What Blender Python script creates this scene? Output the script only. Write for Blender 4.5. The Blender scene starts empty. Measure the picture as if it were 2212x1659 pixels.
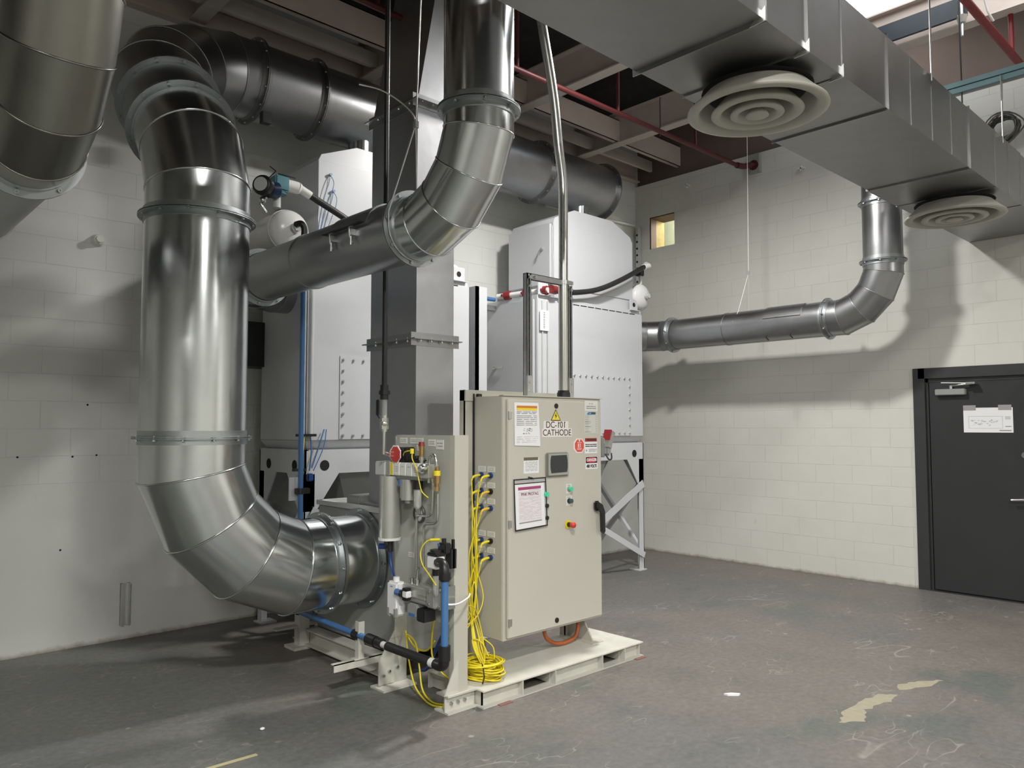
import bpy, math, random
from mathutils import Vector, Matrix
random.seed(7)
SC=bpy.context.scene; COL=SC.collection
PI=math.pi
V=Vector
# ------------------------------------------------------------------ materials
MATS={}
def _ramp(nt,fac,stops):
    r=nt.nodes.new('ShaderNodeValToRGB'); nt.links.new(fac,r.inputs[0])
    el=r.color_ramp.elements
    while len(el)<len(stops): el.new(.5)
    for e,(p,c) in zip(el,stops):
        e.position=p; e.color=(c[0],c[1],c[2],1) if not isinstance(c,(int,float)) else (c,c,c,1)
    return r.outputs[0]
def _noise(nt,scale,detail=4,rough=.55,vec=None,stretch=None):
    n=nt.nodes.new('ShaderNodeTexNoise'); n.inputs['Scale'].default_value=scale
    n.inputs['Detail'].default_value=detail; n.inputs['Roughness'].default_value=rough
    if vec is None:
        tc=nt.nodes.new('ShaderNodeTexCoord'); vec=tc.outputs['Object']
    if stretch:
        m=nt.nodes.new('ShaderNodeMapping'); m.inputs['Scale'].default_value=stretch[:3]
        if len(stretch)>3: m.inputs['Rotation'].default_value=(0,0,stretch[3])
        nt.links.new(vec,m.inputs[0]); vec=m.outputs[0]
    nt.links.new(vec,n.inputs['Vector']); return n.outputs['Fac']
def _mix(nt,fac,a,b,mode='MIX'):
    m=nt.nodes.new('ShaderNodeMix'); m.data_type='RGBA'; m.blend_type=mode
    for s,v in ((0,fac),(6,a),(7,b)):
        if hasattr(v,'links') or hasattr(v,'is_output'): nt.links.new(v,m.inputs[s])
        elif isinstance(v,(int,float)): m.inputs[s].default_value=v if s==0 else (v,v,v,1)
        else: m.inputs[s].default_value=(v[0],v[1],v[2],1)
    return m.outputs[2]
def _math(nt,op,a,b=None,c=None):
    m=nt.nodes.new('ShaderNodeMath'); m.operation=op
    for i,v in enumerate((a,b,c)):
        if v is None: continue
        if isinstance(v,(int,float)): m.inputs[i].default_value=v
        else: nt.links.new(v,m.inputs[i])
    return m.outputs[0]
def _bump(nt,h,strength,dist=.01):
    b=nt.nodes.new('ShaderNodeBump'); b.inputs['Strength'].default_value=strength; b.inputs['Distance'].default_value=dist
    nt.links.new(h,b.inputs['Height']); return b.outputs[0]
def newmat(name):
    m=bpy.data.materials.new(name); m.use_nodes=True; nt=m.node_tree
    return m,nt,nt.nodes['Principled BSDF']
def mat(name,col,rough=.5,metal=0,var=.06,vs=6,rvar=.08,bump=0,bs=40,emit=None,es=0,alpha=None,spec=None,coat=0):
    if name in MATS: return MATS[name]
    m,nt,p=newmat(name)
    n=_noise(nt,vs,5)
    lo=[c*(1-var) for c in col]; hi=[min(1,c*(1+var)) for c in col]
    nt.links.new(_ramp(nt,n,[(.15,lo),(.85,hi)]),p.inputs['Base Color'])
    p.inputs['Metallic'].default_value=metal
    n2=_noise(nt,vs*1.7,3)
    nt.links.new(_ramp(nt,n2,[(.15,max(.02,rough-rvar)),(.85,rough+rvar)]),p.inputs['Roughness'])
    if bump: nt.links.new(_bump(nt,_noise(nt,bs,3),bump,.004),p.inputs['Normal'])
    if emit: p.inputs['Emission Color'].default_value=(*emit,1); p.inputs['Emission Strength'].default_value=es
    if alpha is not None: p.inputs['Alpha'].default_value=alpha
    if spec is not None: p.inputs['Specular IOR Level'].default_value=spec
    if coat: p.inputs['Coat Weight'].default_value=coat
    MATS[name]=m; return m
def galv(name,col,rough,var=.13,bump=.12,spang=9,metal=1):
    m,nt,p=newmat(name)
    a=_noise(nt,spang,6,.6); b=_noise(nt,1.6,4,.5); c=_noise(nt,60,2,.5)
    k=_mix(nt,.5,_ramp(nt,a,[(.3,1-var),(.72,1+0*var)]),_ramp(nt,b,[(.3,1-var*1.3),(.7,1.0)]))
    k2=_mix(nt,1.0,k,col,'MULTIPLY')
    nt.links.new(k2,p.inputs['Base Color'])
    p.inputs['Metallic'].default_value=metal
    nt.links.new(_ramp(nt,b,[(.25,rough-.07),(.75,rough+.09)]),p.inputs['Roughness'])
    h=_math(nt,'ADD',_math(nt,'MULTIPLY',b,2.2),_math(nt,'MULTIPLY',c,.06))
    nt.links.new(_bump(nt,h,bump,.02),p.inputs['Normal'])
    MATS[name]=m; return m
G=galv('galvanized_bright',(.66,.685,.69),.20,bump=.07)
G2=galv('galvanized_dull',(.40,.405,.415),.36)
GD=galv('galvanized_supply_duct',(.37,.37,.37),.40,var=.14,bump=.1)
GS=galv('sheet_steel_stack',(.50,.505,.52),.42,var=.12)
ZN=mat('zinc_hardware',(.62,.63,.62),.35,1)
STR=mat('zinc_strut',(.55,.56,.56),.38,1,var=.15,vs=20)
EMT=galv('conduit_steel',(.62,.62,.58),.3,bump=.05)
WP=mat('white_machine_paint',(.54,.55,.57),.34,0,var=.02,vs=1,rvar=.02,spec=.5)
WPT=mat('white_tank_paint',(.68,.68,.66),.25,0,var=.03,vs=2)
BG=mat('beige_machine_paint',(.50,.485,.42),.42,0,var=.03,vs=3)
BGG=mat('grey_beige_panel_paint',(.44,.45,.40),.36,0,var=.04,vs=3)
BGL=mat('worn_beige_frame_paint',(.56,.55,.49),.5,0,var=.12,vs=9,bump=.08)
CRD=mat('cabinet_door_paint',(.55,.525,.46),.42,0,var=.03,vs=2)
HOU=mat('blower_grey_paint',(.33,.335,.32),.45,0,var=.08,vs=3)
BLK=mat('black_plastic',(.012,.012,.013),.4,0,var=.2)
RUB=mat('black_rubber',(.016,.016,.016),.5,0,var=.2,vs=20)
DRK=mat('dark_cavity',(.01,.01,.009),.9,0)
BLU=mat('blue_air_pipe',(.06,.17,.38),.35,0)
BLD=mat('blue_plastic',(.015,.05,.20),.35,0)
TEAL=mat('teal_gauge_paint',(.08,.22,.26),.35,0)
YEL=mat('yellow_cable',(.80,.66,.02),.45,0,var=.08)
YEO=mat('yellow_plug',(.80,.50,.03),.4,0)
RED=mat('red_pipe_paint',(.20,.018,.018),.45,0,var=.15,vs=8)
REL=mat('red_tag',(.55,.045,.04),.45,0)
RLO=mat('orange_red_tag',(.72,.09,.05),.45,0)
ORG=mat('orange_flex',(.42,.11,.03),.45,0)
GRN=mat('green_lamp',(.05,.55,.32),.25,0,emit=(.1,.9,.5),es=.1)
DTE=mat('dark_teal_button',(.03,.09,.10),.3,0)
WHT=mat('white_paper',(.82,.82,.83),.6,0,var=.02)
LBL=mat('pale_label',(.74,.745,.70),.5,0,var=.02)
INK=mat('black_ink',(.02,.02,.02),.6,0)
GINK=mat('grey_ink',(.30,.30,.31),.6,0)
LINK=mat('light_grey_ink',(.52,.52,.53),.6,0)
MAG=mat('magenta_ink',(.38,.06,.17),.6,0)
PNK=mat('pink_paper',(.78,.72,.745),.6,0,var=.02)
ORI=mat('orange_ink',(.60,.22,.04),.6,0)
YLI=mat('yellow_ink',(.85,.68,.05),.6,0)
BRI=mat('blue_ink',(.08,.22,.45),.6,0)
GRY=mat('grey_plastic',(.30,.31,.29),.45,0)
LGR=mat('light_grey_plastic',(.52,.53,.52),.42,0)
SCR=mat('dark_screen',(.035,.037,.04),.25,0)
BRS=mat('brass',(.50,.33,.14),.3,1)
CHR=mat('chrome',(.75,.75,.74),.15,1)
STN=mat('stainless_tube',(.60,.61,.57),.25,1)
ALU=mat('cast_aluminium',(.50,.50,.46),.38,.6,var=.06)
DOOR=mat('charcoal_door_paint',(.030,.031,.033),.4,0,var=.06,vs=3,bump=.02)
DFR=mat('door_frame_paint',(.040,.041,.043),.38,0,var=.1)
DIF=mat('diffuser_enamel',(.40,.39,.34),.5,0,var=.10,vs=5)
BEAM=mat('roof_steel_paint',(.50,.42,.37),.6,0,var=.12,vs=4)
BEAMW=mat('roof_flange_paint',(.52,.47,.42),.6,0,var=.08,vs=4)
DUSTY=mat('sprinkler_pipe_red',(.075,.008,.008),.5,0,var=.2,vs=10)
TURQ=mat('blue_green_strut',(.16,.25,.27),.4,.5)
ROPE=mat('steel_rope',(.72,.71,.67),.4,.3)
TAPE=mat('grey_tape',(.33,.32,.31),.55,0)
WOOD=mat('plywood_edge',(.30,.22,.06),.7,0,var=.3,vs=14)
BWOOD=mat('brown_lintel',(.10,.05,.035),.7,0)
CRM=mat('cream_far_wall',(.70,.72,.55),.7,0)
SHEET=mat('clear_pouch',(.66,.67,.66),.15,0,alpha=.35)
GLS=mat('clear_bowl',(.55,.56,.52),.1,.3)
PATCH=mat('bare_floor_patch',(.31,.28,.205),.7,0,var=.12,vs=20)
CHIP=mat('white_paint_chip',(.66,.64,.60),.7,0)
LAMP=mat('lamp_lens',(.9,.9,.9),.5,0,emit=(1,.98,.93),es=9)

def wallmat(name,axis,ph,smooth_below=None,base=(.70,.70,.655)):
    m,nt,p=newmat(name)
    tc=nt.nodes.new('ShaderNodeTexCoord'); s=nt.nodes.new('ShaderNodeSeparateXYZ'); nt.links.new(tc.outputs['Object'],s.inputs[0])
    c=nt.nodes.new('ShaderNodeCombineXYZ')
    u=_math(nt,'ADD',s.outputs[axis],ph)
    wob=_noise(nt,1.3,2); 
    nt.links.new(u,c.inputs[0]); nt.links.new(_math(nt,'ADD',s.outputs[2],_math(nt,'MULTIPLY',_math(nt,'SUBTRACT',wob,.5),.012)),c.inputs[1])
    b=nt.nodes.new('ShaderNodeTexBrick'); nt.links.new(c.outputs[0],b.inputs['Vector'])
    b.inputs['Scale'].default_value=1; b.inputs['Brick Width'].default_value=.4064; b.inputs['Row Height'].default_value=.2032
    b.inputs['Mortar Size'].default_value=.0035; b.inputs['Mortar Smooth'].default_value=.35; b.inputs['Bias'].default_value=0
    b.offset=.5; b.offset_frequency=2
    b.inputs['Color1'].default_value=(*base,1); b.inputs['Color2'].default_value=(base[0]*.97,base[1]*.975,base[2]*.97,1)
    b.inputs['Mortar'].default_value=(base[0]*.92,base[1]*.92,base[2]*.91,1)
    n1=_noise(nt,2.2,6,.6); n2=_noise(nt,90,3,.5); n3=_noise(nt,9,5,.65)
    n4=_noise(nt,3.2,5,.7,stretch=(1,1,.35))
    fac=b.outputs['Fac']; col=b.outputs['Color']
    weak=_ramp(nt,_noise(nt,3.1,3,.5),[(.34,.3),(.6,1)])
    vis=weak
    if smooth_below is not None:
        mr=nt.nodes.new('ShaderNodeMapRange'); mr.inputs[1].default_value=smooth_below-.03; mr.inputs[2].default_value=smooth_below+.03
        nt.links.new(s.outputs[2],mr.inputs[0]); vis=_math(nt,'MULTIPLY',weak,mr.outputs[0])
    fac=_math(nt,'MULTIPLY',fac,vis)
    col=_mix(nt,fac,base,b.inputs['Mortar'].default_value[:3])
    col=_mix(nt,1,col,_ramp(nt,n1,[(.3,(.94,.94,.935)),(.7,(1,1,1))]),'MULTIPLY')
    # scuffs: small irregular grey marks
    sc=_ramp(nt,n4,[(.675,0),(.71,1)])
    lowz=nt.nodes.new('ShaderNodeMapRange'); lowz.inputs[1].default_value=1.6; lowz.inputs[2].default_value=.2; nt.links.new(s.outputs[2],lowz.inputs[0])
    scf=_math(nt,'MULTIPLY',_math(nt,'MULTIPLY',sc,lowz.outputs[0]),.35)
    col=_mix(nt,scf,col,(.36,.36,.30))
    # dirt line at the floor, with its own ragged shape
    dz=_math(nt,'SUBTRACT',s.outputs[2],_math(nt,'MULTIPLY',n3,.075))
    mr2=nt.nodes.new('ShaderNodeMapRange'); mr2.inputs[1].default_value=.0; mr2.inputs[2].default_value=-.045
    nt.links.new(dz,mr2.inputs[0])
    col=_mix(nt,_math(nt,'MULTIPLY',mr2.outputs[0],.85),col,(.20,.16,.10))
    nt.links.new(col,p.inputs['Base Color']); p.inputs['Roughness'].default_value=.55
    h=_math(nt,'SUBTRACT',_math(nt,'MULTIPLY',n2,.10),_math(nt,'MULTIPLY',fac,1.0))
    h=_math(nt,'ADD',h,_math(nt,'MULTIPLY',n1,.35))
    nt.links.new(_bump(nt,h,.55,.007),p.inputs['Normal'])
    return m
WB=wallmat('painted_block_back','X',.085,1.2,(.66,.665,.635)) if False else None
WALLB=wallmat('painted_block_back_wall',0,.10,1.21,(.68,.685,.655))
WALLR=wallmat('painted_block_right_wall',1,.10,None,(.66,.655,.605))
def floormat():
    m,nt,p=newmat('worn_painted_concrete')
    big=_noise(nt,.42,7,.62); mid=_noise(nt,1.7,8,.65); fine=_noise(nt,26,6,.7); st=_noise(nt,2.4,7,.7,stretch=(1,5,1,.75)); st2=_noise(nt,1.6,7,.72,stretch=(1,7,1,-.5))
    grn=(.128,.140,.124); brn=(.165,.148,.132); gry=(.128,.129,.126)
    g=_ramp(nt,_math(nt,'ADD',_math(nt,'MULTIPLY',big,.6),_math(nt,'MULTIPLY',mid,.4)),[(.40,0),(.455,1)])
    c=_mix(nt,g,grn,brn)
    c=_mix(nt,_ramp(nt,_noise(nt,.33,5,.6),[(.46,.0),(.56,.65)]),c,gry)
    tcx=nt.nodes.new('ShaderNodeTexCoord'); sx=nt.nodes.new('ShaderNodeSeparateXYZ'); nt.links.new(tcx.outputs['Object'],sx.inputs[0])
    zone=nt.nodes.new('ShaderNodeMapRange'); zone.inputs[1].default_value=3.0; zone.inputs[2].default_value=2.3
    nt.links.new(_math(nt,'ADD',sx.outputs[0],_math(nt,'MULTIPLY',mid,.8)),zone.inputs[0])
    c=_mix(nt,_math(nt,'MULTIPLY',zone.outputs[0],.85),c,_mix(nt,_ramp(nt,big,[(.42,0),(.55,1)]),(.142,.146,.142),(.165,.172,.148)))
    c=_mix(nt,1,c,_ramp(nt,fine,[(.25,(.70,.70,.70)),(.70,(1.16,1.16,1.16))]),'MULTIPLY')
    c=_mix(nt,1,c,_ramp(nt,mid,[(.3,(.88,.88,.88)),(.7,(1.06,1.06,1.06))]),'MULTIPLY')
    sp=_ramp(nt,st,[(.70,0),(.76,.55)]); c=_mix(nt,sp,c,(.32,.29,.23))
    sp=_ramp(nt,st2,[(.69,0),(.73,.5)]); c=_mix(nt,sp,c,(.34,.32,.275))
    v=nt.nodes.new('ShaderNodeTexVoronoi'); v.inputs['Scale'].default_value=3.1; v.feature='F1'
    tc=nt.nodes.new('ShaderNodeTexCoord'); mp=nt.nodes.new('ShaderNodeMapping'); nt.links.new(tc.outputs['Object'],mp.inputs[0])
    ad=nt.nodes.new('ShaderNodeMix'); 
    nt.links.new(mp.outputs[0],v.inputs['Vector'])
    chip=_ramp(nt,_math(nt,'ADD',v.outputs['Distance'],_math(nt,'MULTIPLY',fine,.05)),[(.065,1),(.08,0)])
    c=_mix(nt,_math(nt,'MULTIPLY',chip,.7),c,(.36,.33,.28))
    for sc_,th,rot in ((.75,.0028,0),(1.3,.0035,.9),(2.1,.005,2.0)):
        nn=_noise(nt,sc_,2.2,.5,stretch=(1,2.4,1,rot)); ln=_math(nt,'ABSOLUTE',_math(nt,'SUBTRACT',nn,.5))
        l1=_ramp(nt,ln,[(th*.35,1),(th,0)]); mk=_ramp(nt,_noise(nt,1.1+sc_*.4,3,.6),[(.54,0),(.62,.55)])
        c=_mix(nt,_math(nt,'MULTIPLY',l1,mk),c,(.36,.34,.30))
    v2=nt.nodes.new('ShaderNodeTexVoronoi'); v2.inputs['Scale'].default_value=9; mp2=nt.nodes.new('ShaderNodeMapping'); mp2.inputs['Scale'].default_value=(1,2.2,1); mp2.inputs['Rotation'].default_value=(0,0,.8)
    nt.links.new(tc.outputs['Object'],mp2.inputs[0]); nt.links.new(mp2.outputs[0],v2.inputs['Vector'])
    ch2=_ramp(nt,_math(nt,'ADD',v2.outputs['Distance'],_math(nt,'MULTIPLY',fine,.06)),[(.085,1),(.105,0)])
    c=_mix(nt,_math(nt,'MULTIPLY',ch2,_ramp(nt,_noise(nt,1.1,3,.5),[(.45,.0),(.65,.75)])),c,(.33,.31,.27))
    dk=_ramp(nt,_noise(nt,5.5,4,.6),[(.73,0),(.78,.5)]); c=_mix(nt,dk,c,(.07,.07,.065))
    nt.links.new(c,p.inputs['Base Color'])
    nt.links.new(_ramp(nt,mid,[(.3,.42),(.7,.62)]),p.inputs['Roughness'])
    nt.links.new(_bump(nt,_math(nt,'ADD',fine,_math(nt,'MULTIPLY',mid,.6)),.22,.01),p.inputs['Normal'])
    return m
FLOOR=floormat()
DECK=mat('dark_roof_deck',(.022,.02,.018),.8,0,var=.3)

# ------------------------------------------------------------------ mesh builder
class MB:
    def __init__(s): s.v=[]; s.f=[]; s.sm=[]
    def add(s,vs,fs,smooth=False):
        o=len(s.v); s.v+= [tuple(x) for x in vs]
        for f in fs: s.f.append(tuple(i+o for i in f)); s.sm.append(smooth)
        return s
    def box(s,x0,y0,z0,x1,y1,z1):
        x0,x1=min(x0,x1),max(x0,x1);y0,y1=min(y0,y1),max(y0,y1);z0,z1=min(z0,z1),max(z0,z1)
        vs=[(x,y,z) for z in (z0,z1) for y in (y0,y1) for x in (x0,x1)]
        return s.add(vs,[(0,2,3,1),(4,5,7,6),(0,1,5,4),(2,6,7,3),(0,4,6,2),(1,3,7,5)])
    def bbox(s,x0,y0,z0,x1,y1,z1,b=.004):
        # box with chamfered edges
        x0,x1=min(x0,x1),max(x0,x1);y0,y1=min(y0,y1),max(y0,y1);z0,z1=min(z0,z1),max(z0,z1)
        b=min(b,(x1-x0)*.45,(y1-y0)*.45,(z1-z0)*.45)
        import bmesh
        bm=bmesh.new(); r=bmesh.ops.create_cube(bm,size=1)
        for v in bm.verts: v.co=V(((x0+x1)/2+v.co.x*(x1-x0),(y0+y1)/2+v.co.y*(y1-y0),(z0+z1)/2+v.co.z*(z1-z0)))
        bmesh.ops.bevel(bm,geom=list(bm.edges),offset=b,segments=2,affect='EDGES')
        bm.verts.index_update()
        s.add([v.co[:] for v in bm.verts],[tuple(v.index for v in f.verts) for f in bm.faces],False); bm.free(); return s
    def prism(s,poly,axis,a,b):
        # poly in the two other axes (order x,y,z without axis)
        def P(p,t):
            q=list(p); q.insert(axis,t); return tuple(q)
        n=len(poly); vs=[P(p,a) for p in poly]+[P(p,b) for p in poly]
        fs=[tuple(range(n)),tuple(range(2*n-1,n-1,-1))]+[(i,i+n,(i+1)%n+n,(i+1)%n) for i in range(n)]
        return s.add(vs,fs)
    def cyl(s,p0,p1,r0,r1=None,n=20,caps=True,smooth=True):
        p0=V(p0);p1=V(p1); r1=r0 if r1 is None else r1
        d=(p1-p0).normalized(); u,w=frame(d)
        vs=[];
        for p,r in ((p0,r0),(p1,r1)):
            for i in range(n):
                a=2*PI*i/n; vs.append(p+(u*math.cos(a)+w*math.sin(a))*r)
        s.add(vs,[(i,(i+1)%n,(i+1)%n+n,i+n) for i in range(n)],smooth)
        if caps:
            s.add(vs[:n],[tuple(range(n-1,-1,-1))]); s.add(vs[n:],[tuple(range(n))])
        return s
    def tube(s,path,r,n=10,caps=True,closed=False):
        path=[V(p) for p in path]; m=len(path)
        ds=[]
        for i in range(m):
            if closed: d=(path[(i+1)%m]-path[i-1])
            else: d=(path[min(i+1,m-1)]-path[max(i-1,0)])
            ds.append(d.normalized())
        u,w=frame(ds[0]); vs=[]; prev=ds[0]
        rr=r if isinstance(r,(list,tuple)) else [r]*m
        for i in range(m):
            q=prev.rotation_difference(ds[i]); u=q@u; w=q@w; prev=ds[i]
            for k in range(n):
                a=2*PI*k/n; vs.append(path[i]+(u*math.cos(a)+w*math.sin(a))*rr[i])
        fs=[]
        for i in range(m if closed else m-1):
            j=(i+1)%m
            for k in range(n): fs.append((i*n+k,i*n+(k+1)%n,j*n+(k+1)%n,j*n+k))
        s.add(vs,fs,True)
        if caps and not closed:
            s.add(vs[:n],[tuple(range(n-1,-1,-1))]); s.add(vs[-n:],[tuple(range(n))])
        return s
    def lathe(s,prof,o,d,n=32,smooth=True):
        # prof: list of (t along d, radius)
        o=V(o); d=V(d).normalized(); u,w=frame(d); vs=[]
        for t,r in prof:
            for k in range(n):
                a=2*PI*k/n; vs.append(o+d*t+(u*math.cos(a)+w*math.sin(a))*max(r,1e-5))
        fs=[(i*n+k,i*n+(k+1)%n,(i+1)*n+(k+1)%n,(i+1)*n+k) for i in range(len(prof)-1) for k in range(n)]
        return s.add(vs,fs,smooth)
    def ring(s,o,d,ri,ro,t,n=40):
        return s.lathe([(-t/2,ri),(-t/2,ro),(t/2,ro),(t/2,ri),(-t/2,ri)],o,d,n,False)
    def sphere(s,c,r,n=20,sc=(1,1,1)):
        vs=[];m=n//2
        for i in range(m+1):
            th=PI*i/m
            for k in range(n):
                a=2*PI*k/n; vs.append((c[0]+r*sc[0]*math.sin(th)*math.cos(a),c[1]+r*sc[1]*math.sin(th)*math.sin(a),c[2]+r*sc[2]*math.cos(th)))
        return s.add(vs,[(i*n+k,(i+1)*n+k,(i+1)*n+(k+1)%n,i*n+(k+1)%n) for i in range(m) for k in range(n)],True)
    def build(s,name,mt,parent=None,label=None,kind=None):
        me=bpy.data.meshes.new(name)
        off=wloc(parent) if parent else V((0,0,0))
        me.from_pydata([tuple(V(v)-off) for v in s.v],[],s.f)
        me.polygons.foreach_set('use_smooth',s.sm); me.update()
        me.materials.append(mt)
        import bmesh
        bm=bmesh.new(); bm.from_mesh(me); bmesh.ops.remove_doubles(bm,verts=bm.verts,dist=1e-7) if False else None
        bmesh.ops.recalc_face_normals(bm,faces=bm.faces); bm.to_mesh(me); bm.free()
        o=bpy.data.objects.new(name,me); COL.objects.link(o)
        if parent: o.parent=parent
        if label: o['label']=label
        if kind: o['kind']=kind
        return o
def frame(d):
    d=V(d).normalized(); a=V((0,0,1)) if abs(d.z)<.9 else V((1,0,0))
    u=d.cross(a).normalized(); return u,d.cross(u).normalized()
def wloc(o):
    l=V(o.location)
    while o.parent: o=o.parent; l+=V(o.location)
    return l
def thing(name,label,cat,loc=(0,0,0),group=None):
    o=bpy.data.objects.new(name,None); o.empty_display_size=.1; COL.objects.link(o); o.location=loc
    o['label']=label; o['category']=cat
    if group: o['group']=group
    return o
def tag(o,label,cat,group=None):
    o['label']=label; o['category']=cat
    if group: o['group']=group
    return o
def struct(o): o['kind']='structure'; return o
def copy_tree(root,delta,label,group=None):
    r=root.copy(); COL.objects.link(r); r.location=V(root.location)+V(delta); r['label']=label
    if group: r['group']=group
    def rec(src,dst):
        for ch in list(src.children):
            c=ch.copy(); COL.objects.link(c); c.parent=dst; rec(ch,c)
    rec(root,r); return r
def spline(pts,n=8):
    P=[V(p) for p in pts]; out=[]
    for i in range(len(P)-1):
        p0=P[max(i-1,0)];p1=P[i];p2=P[i+1];p3=P[min(i+2,len(P)-1)]
        for k in range(n):
            t=k/n; out.append(.5*((2*p1)+(p2-p0)*t+(2*p0-5*p1+4*p2-p3)*t*t+(-p0+3*p1-3*p2+p3)*t**3))
    out.append(P[-1]); return out
def text(s,size,mt,parent,pos,plane='Y',align='CENTER',sx=1,bold=0,name='lettering'):
    cu=bpy.data.curves.new('t','FONT'); cu.body=s; cu.size=size; cu.align_x=align; cu.align_y='CENTER'; cu.offset=bold
    cu.extrude=.0004
    ob=bpy.data.objects.new('t',cu); COL.objects.link(ob)
    dg=bpy.context.evaluated_depsgraph_get(); me=bpy.data.meshes.new_from_object(ob.evaluated_get(dg))
    bpy.data.objects.remove(ob); off=wloc(parent)
    for v in me.vertices:
        x,y,z=v.co; x*=sx
        w=V((pos[0]+x,pos[1]-z,pos[2]+y)) if plane=='Y' else V((pos[0]-z,pos[1]-x,pos[2]+y))
        v.co=w-off
    me.materials.clear(); me.materials.append(mt); me.name=name
    o=bpy.data.objects.new(name,me); COL.objects.link(o); o.parent=parent; return o
def lines(parent,mt,x0,x1,y,rows,h,plane='Y',seed=1,name='print',jag=True,gap=.25):
    # rows of short bars standing for printed lines too small to read; y is the plane's coordinate
    rnd=random.Random(seed); m=MB()
    for z in rows:
        a=x0
        while a<x1-1e-4:
            w=rnd.uniform(.12,.4)*(x1-x0) if jag else (x1-x0); b=min(a+w,x1)
            if plane=='Y': m.box(a,y-.0004,z-h/2,b,y,z+h/2)
            else: m.box(y-.0004,a,z-h/2,y,b,z+h/2)
            a=b+rnd.uniform(.02,gap)*(x1-x0)*.4
    return m.build(name,mt,parent)

# ------------------------------------------------------------------ round duct tools
def arc_pts(S,d0,d1,Rc,k):
    """tangent-polygon points of an elbow from direction d0 to d1 with k mitred seams; returns points, end"""
    S=V(S);d0=V(d0).normalized();d1=V(d1).normalized()
    A=math.acos(max(-1,min(1,d0.dot(d1)))); n=(d1-d0*d0.dot(d1)).normalized(); O=S+n*Rc; dl=A/(2*k); out=[]
    for i in range(k):
        t=(i+.5)*A/k; out.append(O+(-n*math.cos(t)+d0*math.sin(t))*(Rc/math.cos(dl)))
    return out,O+(-n*math.cos(A)+d0*math.sin(A))*Rc
def miter(m,pts,r,n=48,bead=.006,lap=()):
    P=[V(p) for p in pts]; ds=[(P[i+1]-P[i]).normalized() for i in range(len(P)-1)]
    u,w=frame(ds[0]); offs=[(u*math.cos(2*PI*k/n)+w*math.sin(2*PI*k/n))*r for k in range(n)]
    rings=[[P[0]+o for o in offs]]
    for i in range(len(ds)):
        if i<len(ds)-1:
            nb=(ds[i]+ds[i+1]).normalized()
            end=[P[i+1]+o-ds[i]*(o.dot(nb)/ds[i].dot(nb)) for o in offs]
        else: end=[P[i+1]+o for o in offs]
        m.add(rings[-1]+end,[(k,(k+1)%n,(k+1)%n+n,k+n) for k in range(n)],True)
        if i<len(ds)-1:
            if bead:
                q=[e+(e-P[i+1]).normalized()*.001 for e in end]; m.tube(q,bead,6,closed=True)
            q=ds[i].rotation_difference(ds[i+1]); offs=[q@o for o in offs]
        for (gi,k) in lap:
            if gi==i: m.tube([rings[-1][k]*1.0,end[k]],.0022,5)
        if i<len(ds)-1: rings.append([e for e in end])
    return m
def bolt_mesh(m,p,d,r=.008,h=.012):
    p=V(p);d=V(d).normalized()
    m.cyl(p-d*h*1.6,p+d*h,r*.55,n=6,smooth=False); m.cyl(p,p+d*h*.55,r,n=6,smooth=False); m.cyl(p-d*h*1.6,p-d*h,r,n=6,smooth=False)
def flange(parent,c,d,r,nb=12,w=.032,mt=None,ph=0,collar=.04,r_b=.009):
    c=V(c);d=V(d).normalized(); mt=mt or ZNF
    m=MB(); m.ring(c-d*.005,d,r-.002,r+w,.006); m.ring(c+d*.005,d,r-.002,r+w,.006)
    for s in (-1,1):
        m.cyl(c+d*s*.006,c+d*s*collar,r+.006,n=56,caps=False); m.ring(c+d*s*collar,d,r,r+.0062,.002,56)
    f=m.build('flange',mt,parent); u,v=frame(d)
    src=None
    for k in range(nb):
        a=2*PI*(k+ph)/nb; p=c+(u*math.cos(a)+v*math.sin(a))*(r+w*.55)
        if src is None:
            b=MB(); bolt_mesh(b,p,d,r_b); src=b.build('bolt',ZN,f); p0=p
        else:
            o=src.copy(); COL.objects.link(o); o.parent=f; o.location=V(src.location)+(p-p0)
    return f
ZNF=galv('flange_steel',(.48,.51,.52),.4,bump=.08)
def seam(parent,a,b,r,mt,name='lock_seam'):
    pass

# ================================================================== SETTING
XR=8.4; YB=6.45
struct(MB().add([(-9,-9,0),(XR+.2,-9,0),(XR+.2,YB+.2,0),(-9,YB+.2,0)],[(0,1,2,3)]).build('floor',FLOOR))
struct(MB().box(-9,YB,0,XR+.2,YB+.2,5.8).build('wall_back',WALLB))
# right wall with the small square hole and the door opening
WY0,WY1,WZ0,WZ1=5.81,6.215,4.04,4.48
DY0,DY1,DZ=1.72,2.86,2.19
m=MB()
m.box(XR,-9,0,XR+.2,DY0,4.95); m.box(XR,DY0,DZ,XR+.2,DY1,4.95); m.box(XR,DY1,0,XR+.2,WY0,4.95)
m.box(XR,WY0,0,XR+.2,WY1,WZ0); m.box(XR,WY0,WZ1,XR+.2,WY1,4.95); m.box(XR,WY1,0,XR+.2,YB,4.95)
struct(m.build('wall_right',WALLR))
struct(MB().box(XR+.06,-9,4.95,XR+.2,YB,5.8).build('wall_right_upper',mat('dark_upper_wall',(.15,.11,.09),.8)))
struct(MB().box(-9.2,-9,0,-9,YB,5.8).build('wall_left',WALLR))
struct(MB().box(-9,-9.2,0,XR+.2,-9,5.8).build('wall_front',WALLR))
struct(MB().box(-9.2,-9.2,5.8,XR+.4,YB+.2,5.9).build('ceiling',DECK))
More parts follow.
